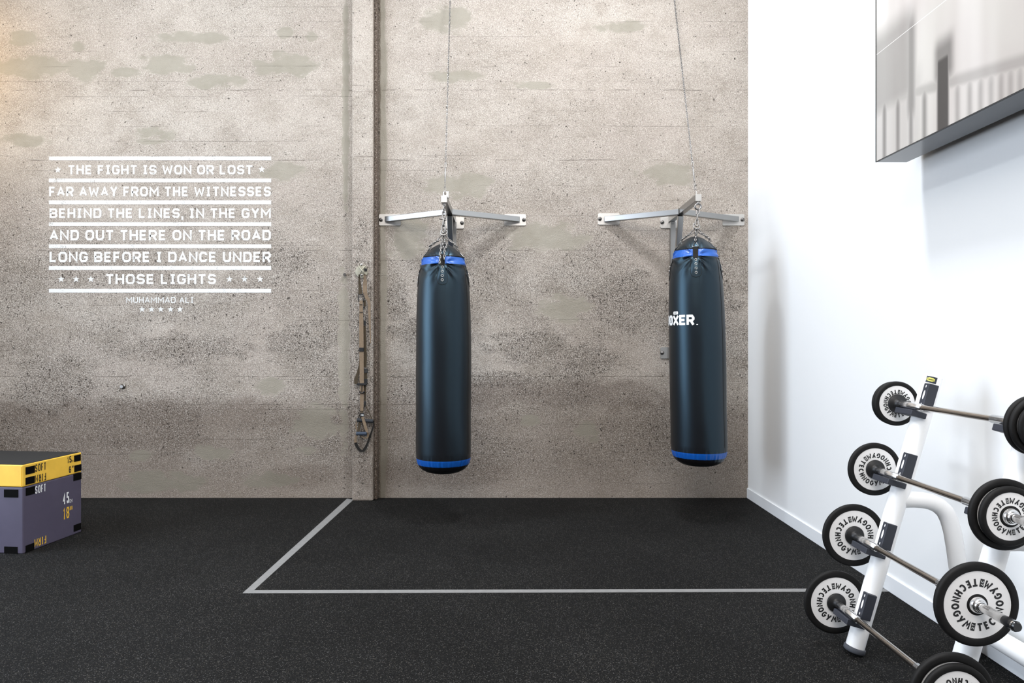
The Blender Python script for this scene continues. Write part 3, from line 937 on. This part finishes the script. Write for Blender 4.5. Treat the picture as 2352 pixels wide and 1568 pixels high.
    if logo:
        def L(th_deg, zz_, off=.0012):
            return S(math.radians(th_deg), zz_, off)
        z0 = H - (747.5 - CY) / 289.0 - dz
        def logo_text(mb, s_, th0, thw, zb, h, stroke, font=GL, slant=0.0):
            qs, _ = text_quads(s_, h, stroke, fit=thw, font=font, maxlen=.012)
            for q_ in qs:
                mb.quad([L(th0 + p_.x / .2185 * 180 / math.pi, zb + p_.y + slant * p_.x, .0012 + .0003 * q_.layer) for p_ in q_])
        kdeg = math.pi / 180 * .2185
        mb = MB()
        HT = .079
        spec = [('B', -85, 14), ('O', -70.5, 15.5), ('X', -54.5, 18), ('E', -36.0, 15.5), ('R', -20, 16)]
        for ch, th0, wd in spec:
            hh = HT if ch != 'X' else HT * .97
            logo_text(mb, ch, th0, wd * kdeg, z0, hh, .0185)
        # slash inside the zero-like letter
        mb.quad([L(-65.5, z0 + .024), L(-63.3, z0 + .024), L(-59.5, z0 + .055), L(-61.7, z0 + .055)])
        mb.quad([L(-.5, z0 + .001), L(2.5, z0 + .001), L(2.5, z0 + .006), L(-.5, z0 + .006)])
        wm = mb.build('lettering', M['print_white'], t, 'white printed lettering')
        nz = MB()
        rows = []
        for i in range(5):
            f = i / 4
            ins = .8 if i in (0, 4) else 0
            rows.append([L(-52.5 + ins + (13.5 - 2 * ins) * j / 8, z0 + .083 + .024 * f) for j in range(9)])
        nz.grid(rows, closed_u=False)
        bd = nz.build('badge', M['print_white'], t, 'white badge above the lettering')
        nl = MB()
        qs, _ = text_quads('NZ', .013, .0026, fit=.024)
        for q_ in qs: nl.quad([L(-49 + p_.x / .2185 * 180 / math.pi, z0 + .0885 + p_.y, .0022) for p_ in q_])
        nl.build('lettering', M['print_black'], bd)
    return t
heavy_bag('heavy_bag', (1019 - CX) / 289.0, YB - .86, .0, .0, math.radians(-3), 2.300,
          'black and blue heavy bag without lettering hanging nearer the pillar', tipL, True, False)
heavy_bag('heavy_bag', (1596.5 - CX) / 289.0, YB - .86, .058, -.020, math.radians(1), 2.350,
          'black and blue heavy bag with white lettering hanging next to the white wall', tipR, False, True)

# ------------------------------------------------------------------ suspension trainer on the pillar
DP = YB - PD
def T(px, py, e=.0):
    d = DP - e
    return P(px, py, d)
PX = 1 / 255.0
mt = thing('anchor_mount', 'round grey anchor plate bolted to the pillar holding the suspension straps', 'wall mount', T(831, 624))
mc = T(831, 624)
pm = MB().lathe([(0, .057), (.008, .057), (.011, .055), (.012, .052), (.012, 0)], mc, (0, -1, 0), 40).build('disc', M['mount'], mt)
MB().tube([T(824, 610, .012), T(827, 615, .03), T(831.5, 621, .05), T(836, 627, .045), T(838, 632, .012)], .006, 8).build('loop', M['mount'], mt)
MB().tube([T(840, 610, .012), T(836, 614, .025), T(832, 619, .038), T(828, 626, .03), T(825, 632, .012)], .0055, 8).build('loop', M['mount'], mt)
for (bx, by) in ((830.5, 607.5), (831, 631.5)):
    MB().lathe([(0, .010), (.006, .010), (.006, .010), (.010, .006), (.010, 0)], T(bx, by, .012), (0, -1, 0), 10).build('bolt', M['brass'], mt)
MB().box(T(840, 619.5, .014), (.026, .006, .026)).build('label', M['black_plastic'], mt)

tr = thing('suspension_trainer', 'tan and black suspension straps with two handles hanging on the concrete pillar', 'suspension trainer', T(831, 1030))
N = (0, -1, 0)
def rib(pts, ws, e, mat, name='strap', lab=None, parent=None):
    MB().ribbon([T(x_, y_, e if not isinstance(e, (list, tuple)) else e[i]) for i, (x_, y_) in enumerate(pts)], [w_ * PX for w_ in (ws if isinstance(ws, (list, tuple)) else [ws] * len(pts))], N).build(name, M[mat], parent or tr, lab)
def blk(x_, y_, ww, hh, e, mat='black_plastic', name='keeper', dep=.012):
    return MB().box(T(x_, y_, e), (ww * PX, dep, hh * PX), None, .0015, 1).build(name, M[mat], tr)
rib([(825, 630), (825.5, 640), (826.5, 655), (828, 677)], [2.5, 4, 6.5, 8.3], [.066, .045, .033, .03], 'olive')
rib([(837, 629), (838, 632), (838.6, 645), (838.2, 655), (838.2, 670), (841, 681), (846, 688), (848.3, 698), (848.6, 720), (850, 760), (851.3, 788)],
    [2.5, 5, 8, 9, 9, 8.5, 7.5, 6, 5.2, 3.5, 1.6], [.066, .055, .042, .035, .035, .03, .028, .025, .022, .02, .018], 'tan')
MB().tube([T(x_, y_, .03) for x_, y_ in ((823.5, 677), (833, 676), (835, 672), (836, 671), (836.5, 683), (834, 693), (825, 692), (823, 686))], .0045, 6, closed=True).build('carabiner', M['black_plastic'], tr)
rib([(829.5, 690), (829.7, 716), (830, 740), (830.3, 800), (830.8, 840), (831, 880)], [7.2, 8, 9.5, 9.8, 9.6, 9.6], .034, 'tan')
blk(829.5, 716.5, 8.2, 1.2, .037); blk(829.0, 699, 6.5, 1.0, .037); blk(830.4, 802.5, 10.2, 9, .036)
rib([(828.5, 812), (826.5, 838), (822, 858), (817.5, 872), (818, 882)], [4, 4.5, 6.5, 8.5, 8], .018, 'olive')
rib([(837.5, 690), (837.5, 704)], 4.8, .02, 'olive'); blk(836.5, 706, 3.4, 4.5, .02, name='buckle')
MB().tube([T(837 + 3 * math.cos(a), 731 + 6 * math.sin(a), .02) for a in [2 * math.pi * j / 14 for j in range(14)]], .003, 6, closed=True).build('ring', M['black_plastic'], tr)
blk(837.5, 742, 5.2, 10.5, .022)
rib([(837.3, 748), (838.3, 775), (838.8, 800), (839.4, 825), (838.5, 843)], [5, 5.6, 6.2, 6.6, 6.5], .02, 'olive')
blk(840.7, 849, 9.5, 4, .024, name='buckle'); blk(840.7, 854, 9.5, 3, .024, name='buckle')
rib([(840, 856), (839.6, 872)], 7, .02, 'olive'); blk(840.2, 875, 7.2, 10, .022)
MB().box(T(831, 882, .034), (22 * PX, .012, 5 * PX), None, .002, 1).build('buckle', M['black_plastic'], tr)
rib([(831, 883), (831, 900), (831, 925), (831, 948)], [9.2, 9, 8.3, 6.8], .03, 'tan')
blk(831, 892, 1.2, 15, .034); 
MB().tube([T(826, 899, .036), T(829, 902.5, .038), T(833, 902.5, .038), T(837, 899, .036)], [.009, .006, .006, .009], 8).build('locking_toggle', M['black_plastic'], tr)
blk(831, 944.5, 6.8, 2.6, .033, 'olive')
tg = blk(831.8, 953, 9.2, 9.2, .034, name='tag')
qs, tw = text_quads('TRX', 3.2, .75, fit=6.6)
mb = MB(); put_quads(mb, qs, lambda u, v_: T(828.6 + u, 954.6 - v_, .0408), (0, -1, 0)); mb.build('lettering', M['print_white'], tg, 'white lettering')
rib([(838, 882), (838.5, 900), (838.4, 920)], [5, 4.5, 3], .018, 'olive'); blk(838.6, 925.5, 4, 9, .02)
MB().tube([T(838.5, 930, .02), T(835.5, 937, .02), T(827, 950, .02), T(822, 962, .02)], .004, 6).build('cord', M['black_web'], tr)
rib([(839.5, 931), (847, 945), (854.5, 962)], [2, 2, 2.2], .02, 'olive')
MB().tube([T(820.5, 964, .028), T(857, 967, .028)], .017, 14).build('handle_grip', M['foam_grip'], tr)
rib([(829.5, 957), (826, 975), (822, 994)], [6, 6, 5.5], .026, 'olive')
rib([(819.5, 968), (817.6, 977), (818.2, 983), (820.5, 990)], [1.8, 3, 3, 2.4], .02, 'tan')
rib([(832.5, 957), (836.5, 970), (841, 985), (843.5, 993)], [6.2, 6.6, 6.2, 5.6], .044, 'tan')
MB().tube([T(818.7, 995.5, .040), T(842.5, 995.5, .040)], .0165, 14).build('handle_grip', M['foam_blue'], tr, 'slate blue foam grip')
rib([(843.5, 994), (845.5, 999), (844.5, 1004), (838, 1006), (831, 1002.5), (827.5, 999)], [5, 4.5, 4, 2.8, 2.4, 2.2], .030, 'tan')
rib([(820.5, 998), (816.8, 1005), (816.2, 1012), (817.2, 1016)], [5, 5.6, 6, 6.2], .026, 'tan', 'foot_loop')
rib([(817.2, 1016), (819, 1023), (823.5, 1030), (829.5, 1035.5), (834, 1035), (839, 1029), (844.5, 1017), (849, 1003), (854, 990), (857.5, 978), (858.5, 966)],
    [6.4, 6.4, 6.6, 5.6, 5.4, 5.8, 4.6, 4.0, 3.6, 3.2, 2.6], .022, 'black_web', 'foot_loop')

# ------------------------------------------------------------------ stacked foam boxes
bx0 = Vector(((52.5 - CX) / 340.3, F / 340.3, 0))
bx1 = Vector(((187.3 - CX) / 304.5, F / 304.5, 0))
bu = (bx1 - bx0).normalized(); bn = Vector((-bu.y, bu.x, 0))       # bn points to the left, away from the shown face
BL = (bx1 - bx0).length; BW = .76
Rm = Matrix((bn, bu, Vector((0, 0, 1)))).transposed()
ctr = bx0 + bu * BL / 2 + bn * BW / 2
def face_u(px):
    kx = (px - CX) / F
    return (kx * bx0.y - bx0.x) / (bu.x - kx * bu.y)
def face_pt(u, z, off=.002):
    p_ = bx0 + bu * u - bn * off
    return Vector((p_.x, p_.y, z))
def face_z(px, py):
    p_ = bx0 + bu * face_u(px)
    return H - (py - CY) / F * p_.y
def patch_rect(px0, py0, px1, py1, name, parent, mat='velcro', front=False):
    """rectangle on the right-hand face: (px0,py0) upper corner on the near side, (px1, py1) lower corner"""
    u0, u1 = face_u(px0), face_u(px1)
    z1 = face_z(px0, py0); z0 = face_z(px0, py1)
    mb = MB()
    cc = bx0 + bu * (u0 + u1) / 2 - bn * .0012
    mb.box((cc.x, cc.y, (z0 + z1) / 2), (.003, u1 - u0, z1 - z0), Rm)
    return mb.build(name, M[mat], parent)
def face_text(s, px0, px1, z0, z1, mat, parent, flip=False, stroke=.2, W=.42, gap=.14):
    u0, u1 = face_u(px0), face_u(px1)
    h = z1 - z0
    qs, tw_ = text_quads(s, h, h * stroke * .62, W=W, gap=gap, fit=u1 - u0)
    mb = MB()
    if flip: put_quads(mb, qs, lambda u, v_: face_pt(u1 - u, z1 - v_, .0016), -bn)
    else: put_quads(mb, qs, lambda u, v_: face_pt(u0 + u, z0 + v_, .0016), -bn)
    return mb.build('lettering', M[mat], parent)
Z1, Z2 = .4505, .600
lower = thing('foam_box', 'slate purple foam plyometric box marked 45 standing on the floor under the yellow one', 'plyo box', (ctr.x, ctr.y, 0), 'stacked plyometric boxes')
MB().box((ctr.x, ctr.y, (Z1 - .002) / 2), (BW, BL, Z1 - .002), Rm, .007, 3).build('body', M['purple'], lower)
upper = thing('foam_box', 'shallow yellow foam plyometric box marked 15 on top of the purple one', 'plyo box', (ctr.x, ctr.y, Z1), 'stacked plyometric boxes')
MB().box((ctr.x, ctr.y, (Z1 + Z2) / 2), (BW, BL, Z2 - Z1), Rm, .007, 3).build('body', M['yellow'], upper)
MB().box((ctr.x, ctr.y, Z2 + .0005), (BW - .012, BL - .012, .005), Rm, .002, 1).build('top_surface', M['dark_top'], upper, 'charcoal non-slip top')
patch_rect(58.5, 1073, 79.5, 1090, 'hook_and_loop_patch', upper)
patch_rect(58.5, 1097, 79.5, 1113.5, 'hook_and_loop_patch', upper)
patch_rect(170, 1046, 185, 1060.5, 'hook_and_loop_patch', upper)
patch_rect(170.5, 1069, 186.5, 1084, 'hook_and_loop_patch', upper)
patch_rect(59, 1121, 79.5, 1138.5, 'hook_and_loop_patch', lower)
patch_rect(168.5, 1089, 186.5, 1104.5, 'hook_and_loop_patch', lower)
patch_rect(58.5, 1253, 78, 1269, 'hook_and_loop_patch', lower)
patch_rect(169, 1206, 185.5, 1221, 'hook_and_loop_patch', lower)
face_text('SOFT', 80.5, 105.3, face_z(80.5, 1083.5), face_z(80.5, 1066.5), 'print_black', upper)
face_text('FIRM', 80.5, 105.3, face_z(80.5, 1108), face_z(80.5, 1091.5), 'print_black', upper, True)
face_text('15', 154.5, 163.8, face_z(154.5, 1063.5), face_z(154.5, 1048.5), 'print_black', upper, stroke=.24)
face_text('CM', 164.2, 168.5, face_z(164, 1061), face_z(164, 1056.5), 'print_black', upper)
face_text('6', 158, 163.0, face_z(158, 1086), face_z(158, 1071), 'print_black', upper, stroke=.24)
face_text('"', 165, 168.3, face_z(165, 1083), face_z(165, 1069), 'print_black', upper, stroke=.2)
face_text('SOFT', 80.5, 104.8, face_z(80.5, 1134), face_z(80.5, 1116.5), 'print_white', lower)
face_text('FIRM', 78.8, 105.5, face_z(78.8, 1256.5), face_z(78.8, 1239), 'print_yellow', lower, True)
face_text('45', 144, 158.5, face_z(144, 1158.5), face_z(144, 1133), 'print_white', lower, stroke=.21)
face_text('CM', 159.2, 165.8, face_z(159.5, 1154.5), face_z(159.5, 1146.5), 'print_white', lower)
face_text('18', 145, 158.8, face_z(145, 1193), face_z(145, 1167), 'print_yellow', lower, stroke=.19)
face_text('"', 160.2, 165.5, face_z(160, 1188), face_z(160, 1162.5), 'print_yellow', lower, stroke=.16)
# front face patches (the face towards the camera, running left out of the frame)
def front_patch(pxa, pxb, pya, pyb, parent, name='hook_and_loop_patch', mat='velcro', off=.0012):
    a_ = (52.5 - pxb) / 340.3; b2 = (52.5 - pxa) / 340.3
    z1 = H - (pya - CY) / 340.3; z0 = H - (pyb - CY) / 340.3
    cc = bx0 + bn * (a_ + b2) / 2 - bu * off
    return MB().box((cc.x, cc.y, (z0 + z1) / 2), (b2 - a_, .003, z1 - z0), Rm).build(name, M[mat], parent)
front_patch(6, 41, 1124.5, 1142.5, lower)
front_patch(6.5, 39.5, 1256, 1272, lower)
front_patch(48.8, 49.4, 1072, 1118, upper, 'seam', 'print_yellow')

# ------------------------------------------------------------------ wall screen
def picture():
    t = NT('screen_picture'); b = t.b
    v = t.pos()
    x, y, z = t.sep(v)
    u = t.math('SUBTRACT', 3.677, y)                     # metres from the far end of the screen
    n = t.noise(t.pos((1, 1, .12)), 3.2, 2, .5)
    n2 = t.noise(t.pos((1, 1, .7)), 1.6, 2, .5)
    base = t.mix(t.ss(n, .35, .65), srgb(176, 168, 163), srgb(204, 199, 194))
    base = t.mix(t.ss(n2, .4, .7, 0, .5), base, srgb(192, 190, 181))
    def box(u0, u1, s0, z0, z1, s1, k):
        m = t.math('MULTIPLY', t.ss(u, u0 - s0, u0 + s0), t.ss(u, u1 - s0, u1 + s0, 1, 0))
        m = t.math('MULTIPLY', m, t.math('MULTIPLY', t.ss(z, z0 - s1, z0 + s1), t.ss(z, z1 - s1, z1 + s1, 1, 0)))
        return t.math('MULTIPLY', m, k)
    dark = None
    def add(m):
        nonlocal dark
        dark = m if dark is None else t.math('MAXIMUM', dark, m)
    def yy(px): return 3.677 - F * 1.94 / (px - CX)
    def zz(px, py): return H - (py - CY) / F * (F * 1.94 / (px - CX))
    add(box(-.1, yy(2098), .04, 2.62, 3.05, .07, .42))
    add(box(yy(2084), yy(2103), .03, 2.5, 3.02, .08, .58))
    add(box(-.1, yy(2115), .05, 2.3, 2.75, .06, .16))
    add(box(yy(2153), yy(2180), .012, 2.2, 2.72, .03, .88))
    add(box(yy(2148), yy(2190), .03, 2.60, 2.79, .05, .62))
    for px in (2032, 2063, 2093, 2124):
        add(box(yy(px - 5), yy(px + 5), .022, 2.2, 2.70 - (yy(px)) * .2, .06, .62))
    for px in (2200, 2228, 2253, 2277, 2300, 2322, 2344):
        add(box(yy(px - 4), yy(px + 4), .022, 2.2, 2.68 - (yy(px)) * .19, .05, .50))
    # rail of the blurred fence
    rz_ = t.math('ADD', z, t.math('MULTIPLY', u, .19))
    rail = t.math('MULTIPLY', t.ss(rz_, 2.655, 2.685), t.ss(rz_, 2.70, 2.74, 1, 0))
    add(t.math('MULTIPLY', rail, .30))
    base = t.mix(dark, base, srgb(36, 33, 32))
    ln = t.ss(t.math('ABSOLUTE', t.math('SUBTRACT', z, 2.953)), .0008, .0022, .55, 0.0)
    base = t.mix(ln, base, srgb(250, 248, 244))
    t.link(base, b.inputs['Base Color'])
    t.link(base, b.inputs['Emission Color'])
    b.inputs['Emission Strength'].default_value = .04
    b.inputs['Roughness'].default_value = .45
    b.inputs['Specular IOR Level'].default_value = .15
    return t.m
M['picture'] = picture()
M['casing'] = plain('dark_gloss_casing', (.05, .05, .052, 1), .16, .0)
M['bezel'] = plain('black_bezel', (.02, .02, .02, 1), .4)
XF = 1.94; YF = 3.677; ZB_ = 2.3835; YN = 1.75; ZT = 3.46
XBK = (2083 - CX) / (F / YF)
tv = thing('wall_screen', 'large flat screen showing a blurred grey picture, mounted high on the white wall', 'screen', (XR, (YF + YN) / 2, ZB_))
MB().box(((XF + XBK) / 2, (YF + YN) / 2, (ZB_ + ZT) / 2), (XBK - XF, YF - YN, ZT - ZB_), None, .003, 1).build('casing', M['casing'], tv)
bz = MB()
for (ya, yb, za, zb) in ((YN, YF, ZB_, ZB_ + .004), (YN, YF, ZT - .004, ZT), (YN, YN + .004, ZB_, ZT), (YF - .004, YF, ZB_, ZT)):
    bz.box((XF - .002, (ya + yb) / 2, (za + zb) / 2), (.006, yb - ya, zb - za))
bz.build('bezel', M['bezel'], tv)
mb = MB(); mb.quad([(XF - .0015, YF - .004, ZB_ + .004), (XF - .0015, YN + .004, ZB_ + .004), (XF - .0015, YN + .004, ZT - .004), (XF - .0015, YF - .004, ZT - .004)])
mb.build('display', M['picture'], tv)
MB().box(((XBK + XR) / 2, (YF + YN) / 2, 2.95), (XR - XBK + .002, 1.0, .5)).build('wall_mount', M['bezel'], tv)

# ------------------------------------------------------------------ barbell rack
D1, D2 = 3.174, 2.515
FX, TX, TZ = 1.567, 1.936, 1.276
ua = Vector((TX - FX, 0, TZ)).normalized()                # along the uprights
un = Vector((-ua.z, 0, ua.x))                             # towards the room
RU = .0405
def upx(z): return FX + (TX - FX) * z / TZ
rk = thing('barbell_rack', 'white tubular barbell rack leaning against the white wall', 'rack', (1.85, (D1 + D2) / 2, 0))
BARS = [(1.834, 1.137), (1.729, .825), (1.630, .511), (1.544, .192)]
for D in (D1, D2):
    foot = Vector((FX, D, .0))
    b0 = foot + ua * .034; top = Vector((TX, D, TZ))
    L_ = (top - b0).length
    up = MB().lathe([(0, RU), (L_ - .008, RU), (L_ - .002, RU - .004), (L_, RU - .012), (L_, RU - .012), (L_, 0)], b0, ua, 40).build('upright', M['rack_white'], rk)
    fm = MB().lathe([(-.020, 0), (-.020, RU + .002), (-.020, RU + .002), (-.016, RU + .006), (.0, RU + .006), (.004, RU + .002), (.004, RU)], b0, ua, 36)
    fm.build('foot', M['foot'], rk)
    # rear leg
    def leg(px, py): return Vector(((px - CX) / 501.0, D, H - (py - CY) / 501.0))
    path = [leg(2068, 1147), leg(2098, 1146.5), leg(2118, 1148), leg(2138, 1152), (leg(2155, 1160)), leg(2170, 1174), leg(2180, 1194), leg(2188, 1222), leg(2194, 1258), leg(2200, 1300), leg(2206, 1345), leg(2218, 1430), leg(2226, 1497)]
    MB().tube(path, .037, 24).build('rear_leg', M['rack_white'], rk)
    e_ = path[-1]
    MB().lathe([(0, .046), (.012, .046), (.012, .046), (.02, .042)], (e_.x, D, 0), (0, 0, 1), 28).build('foot', M['foot'], rk)
    # holders
    for (bx, bz_) in BARS:
        tproj = (Vector((bx, D, bz_)) - foot).dot(ua)
        o_ = foot + ua * tproj                            # point on the upright axis beside the bar
        m3 = Matrix((un, Vector((0, 1, 0)), ua)).transposed()
        hd = MB()
        nb = (Vector((bx, D, bz_)) - o_).dot(un)
        hn = min(.044, nb - .0195)
        hd.box(o_ + un * (hn - .023) + ua * .058 + Vector((0, -.036, 0)), (.046, .040, .118), m3, .003)
        h_ob = hd.build('holder', M['charcoal'], rk)
        cr = MB()
        z_c = -.0175 - .014
        cr.box(o_ + un * ((nb + .022) / 2 + .004) + ua * z_c + Vector((0, .015, 0)), (nb + .016 - .004, .135, .026), m3, .003)
        cr.box(o_ + un * ((nb + .014) / 2 + .006) + ua * (z_c + .001) + Vector((0, .0825, 0)), (nb - .004, .020, .020), m3, .004)
        cr.build('cradle', M['charcoal'], h_ob)
        sl = MB()
        for (aa, hw, hh) in ((.102, .0035, .006), (.062, .0065, .021), (.018, .0035, .006)):
            cc = o_ + un * (hn + .0005) + ua * aa + Vector((0, -.037, 0))
            ring_ = [cc + Vector((0, 1, 0)) * hw * math.cos(2 * math.pi * j / 20) + ua * hh * math.sin(2 * math.pi * j / 20) for j in range(20)]
            sl.bm.faces.new([sl.bm.verts.new(p_) for p_ in ring_])
        sl.build('slot', M['rack_white'], h_ob)
MB().tube([(2.098, D2 - .02, .150), (2.098, D1 + .02, .150)], .042, 28).build('rear_beam', M['rack_white'], rk)
MB().tube([(1.86, D2, 1.02), (1.86, D1, 1.02)], .0, 8) if False else None
# sticker near the top of the far upright, wrapped on the tube
def wrap(th, s, off=.0006):
    """point on the far upright: th from the camera side, positive to the right; s measured down from the top"""
    base = Vector((TX, D1, TZ)) - ua * s
    return base + (Vector((0, -1, 0)) * math.cos(th) - un * math.sin(th)) * (RU + off)
lb = MB(); lb.grid([[wrap(math.radians(-66 + 62 * j / 10), .010 + .030 * i / 3) for j in range(11)] for i in range(4)], closed_u=False)
st_ = lb.build('sticker', M['label'], rk, 'small dark sticker with a yellow badge')
bd = MB()
bd.grid([[wrap(math.radians(-62 + 46 * j / 8), .016 + .017 * i / 3 + (.003 if j in (0, 1, 7, 8) and i == 0 else 0) - (.003 if j in (0, 1, 7, 8) and i == 3 else 0), .0012) for j in range(9)] for i in range(4)], closed_u=False)
bdo = bd.build('badge', M['badge'], st_, 'yellow badge')
tx_ = MB()
qs, _ = text_quads('TECHNOGYM', .0052, .0011, fit=.028, font=ROUND)
for q_ in qs: tx_.quad([wrap(math.radians(-59) + p_.x / RU, .0275 - p_.y, .0018) for p_ in q_])
tx_.build('lettering', M['print_black'], bdo)

# ------------------------------------------------------------------ barbells
def plate(par, bx, bz_, y0, th, R, alpha0, num, name='plate', text=True):
    """rubber plate between y0 (face towards the camera) and y0 + th"""
    o = (bx, y0, bz_); ax_ = (0, 1, 0)
    rw, rh = R * .80, .0365
    e = .006
    prof = [(.004, rw), (.0012, rw + .0025), (0, rw + .006), (0, R - e * 1.4), (e * .35, R - e * .5), (e, R), (th - e, R), (th - e * .35, R - e * .5), (th, R - e * 1.4), (th, rw + .006), (th - .0012, rw + .0025), (th - .004, rw)]
    pl_ = MB().lathe(prof, o, ax_, 72).build(name, M['rubber'], par)
    MB().lathe([(.004, rh), (.004, rw + .001), (.004, rw + .001), (th - .004, rw + .001), (th - .004, rw + .001), (th - .004, rh)], o, ax_, 64).build('face_disc', M['face'], pl_, 'white face disc')
    MB().lathe([(.004, .012), (.0015, .015), (.0015, rh - .004), (.004, rh + .001), (.004, rh + .001), (th - .004, rh + .001), (th - .004, rh + .001), (th - .0015, rh - .004), (th - .0015, .015)], o, ax_, 48).build('hub', M['rubber'], pl_)
    if text:
        mb = MB(); nb = MB()
        hgt = R * .19; rc = R * .53                      # cap height and mid radius of the lettering
        yt = y0 + .0034
        tx = 'TECHNOGYM'
        wds = [glyph_adv(ch, hgt, .68, ROUND) for ch in tx]
        gap = hgt * .17; boxw = hgt * .52
        total = sum(wds) + gap * (len(tx) + 1) + boxw
        k = math.pi * rc / total
        for half in (0, 1):
            s_ = 0.0
            a_start = math.radians(alpha0 + 180 * half)
            # number box first, then the letters run anticlockwise
            def place(quads, wdt, mbx, adv):
                am = a_start + (adv + wdt / 2) * k / rc
                cx_ = bx + rc * math.cos(am); cz_ = bz_ + rc * math.sin(am)
                rx, rz_ = -math.sin(am), math.cos(am)
                ux, uz = -math.cos(am), -math.sin(am)
                for q_ in quads:
                    lay(mbx, q_, [(cx_ + rx * (p_.x - wdt * k / 2) + ux * (p_.y - hgt / 2), yt if mbx is mb else yt - .0006, cz_ + rz_ * (p_.x - wdt * k / 2) + uz * (p_.y - hgt / 2)) for p_ in q_], (0, -1, 0))
            bq = [Q((Vector((0, 0)), Vector((boxw * k, 0)), Vector((boxw * k, hgt)), Vector((0, hgt))))]
            place(bq, boxw, mb, s_)
            qn, tw_ = text_quads(num, boxw * k * .62, boxw * k * .11, fit=hgt * .62)
            # digits stand across the box, turned a quarter
            qn2 = [Q(Vector((boxw * k * .81 - p_.y, hgt * .19 + p_.x)) for p_ in q_) for q_ in qn]
            place(qn2, boxw, nb, s_)
            s_ += boxw + gap * 1.5
            for ch, wd in zip(tx, wds):
                qs_, _ = text_quads(ch, hgt, hgt * .235, W=.68, font=ROUND, fit=wd * k)
                place(qs_, wd, mb, s_)
                s_ += wd + gap
        mb.build('lettering', M['print_black'], pl_, 'black ring of lettering')
        nb.build('number', M['print_white'], pl_, 'white number')
    return pl_

GRP = 'fixed barbells on the white rack'
SPEC = [((1.834, 1.137), .1055, .103, .0895, '17', 76, 92, 'topmost barbell on the white rack, with the smallest plates'),
        ((1.729, .825), .125, .104, None, '22', 126, 95, 'second barbell from the top of the white rack'),
        ((1.630, .511), .147, None, None, '27', 100, 73, 'third barbell down the white rack, single large plate at the near end'),
        ((1.544, .192), .149, .122, None, '32', 94, 5, 'lowest barbell on the white rack, close above the floor')]
YI = 3.285
for (bx, bz_), R, R2, R3, num, aF, aN, lab in SPEC:
    t = thing('barbell', lab, 'barbell', (bx, (D1 + D2) / 2, bz_), GRP)
    RS = .0125
    # centre grip and chrome sleeves
    MB().lathe([(0, RS), (.60, RS), ], (bx, 2.52, bz_), (0, 1, 0), 24).build('grip', M['knurl'], t, 'knurled grip')
    MB().lathe([(0, RS + .0004), (.0012, RS + .0004)], (bx, 2.86, bz_), (0, 1, 0), 24).build('centre_ring', M['chrome'], t)
    MB().lathe([(0, 0), (0, RS), (0, RS), (.003, .0165), (.165, .0165), (.171, .0135), (.171, .0135), (.171, 0)], (bx, 3.085, bz_), (0, 1, 0), 28).build('sleeve', M['collar'], t)
    MB().lathe([(0, 0), (0, RS), (0, RS), (.004, .0165), (.180, .0165), (.185, .015), (.185, 0)], (bx, 2.64, bz_), (0, -1, 0), 28).build('sleeve', M['collar'], t)
    # black flange against the far plate
    hub = .045
    MB().lathe([(0, .0135), (.034, .0145), (.052, .018), (.058, .026), (.061, hub - .003), (.064, hub), (.068, hub)], (bx, YI - .066, bz_), (0, 1, 0), 40).build('flange', M['black_plastic'], t)
    plate(t, bx, bz_, YI, .023, R, aF, num)
    # far end
    far = YI + .023
    if R2:
        plate(t, bx, bz_, far + .001, .021, R2, 0, num, text=False); far += .022
    MB().lathe([(0, .017), (.14, .016), (.14, .016), (.15, .014), (.15, 0)], (bx, far, bz_), (0, 1, 0), 24).build('end_shaft', M['bolt'], t)
    # near end
    yb_ = 2.440
    y_face = yb_ - .024
    plate(t, bx, bz_, y_face, .024, R, aN, num)
    if R2:
        plate(t, bx, bz_, y_face - .023, .022, R2, aN if R > .148 else 96, num); y_face -= .023
    if R3:
        plate(t, bx, bz_, y_face - .022, .021, R3, 96, num); y_face -= .022
    MB().lathe([(0, .030), (.004, .029), (.010, .026), (.010, .026), (.010, .021), (.020, .021), (.022, .019), (.022, .016)], (bx, y_face + .002, bz_), (0, -1, 0), 36).build('collar', M['collar'], t)
    ye = 2.285 if R3 is None else 2.25
    MB().lathe([(0, .0145), (y_face - ye, .0160)], (bx, y_face, bz_), (0, -1, 0), 28).build('end_shaft', M['collar'], t)
    # three rows of small engraved marks on the shaft
    ym = (y_face + ye) / 2 + .012
    em = MB()
    rr_ = .0158
    for row in range(3):
        qs_, _ = text_quads('TECHNOGYM', .006, .0011, fit=.030, font=ROUND)
        for q_ in qs_:
            em.quad([(bx + (rr_ + .0006) * math.sin(-1.05 + .48 * row + p_.y / rr_), ym + .015 - p_.x, bz_ + (rr_ + .0006) * math.cos(-1.05 + .48 * row + p_.y / rr_)) for p_ in q_])
    em.build('engraving', M['bolt'], t, 'dark engraved lettering')
    MB().lathe([(0, .0162), (.022, .0172), (.030, .0176), (.030, .0176), (.034, .0178), (.038, .0176), (.038, .0176), (.052, .0172), (.058, .014), (.058, .014), (.058, 0)], (bx, ye, bz_), (0, -1, 0), 28).build('end_cap', M['gloss_black'], t, 'black end cap')
    MB().lathe([(0, .0181), (.006, .0181)], (bx, ye - .044, bz_), (0, -1, 0), 28).build('cap_ring', M['chrome'], t)
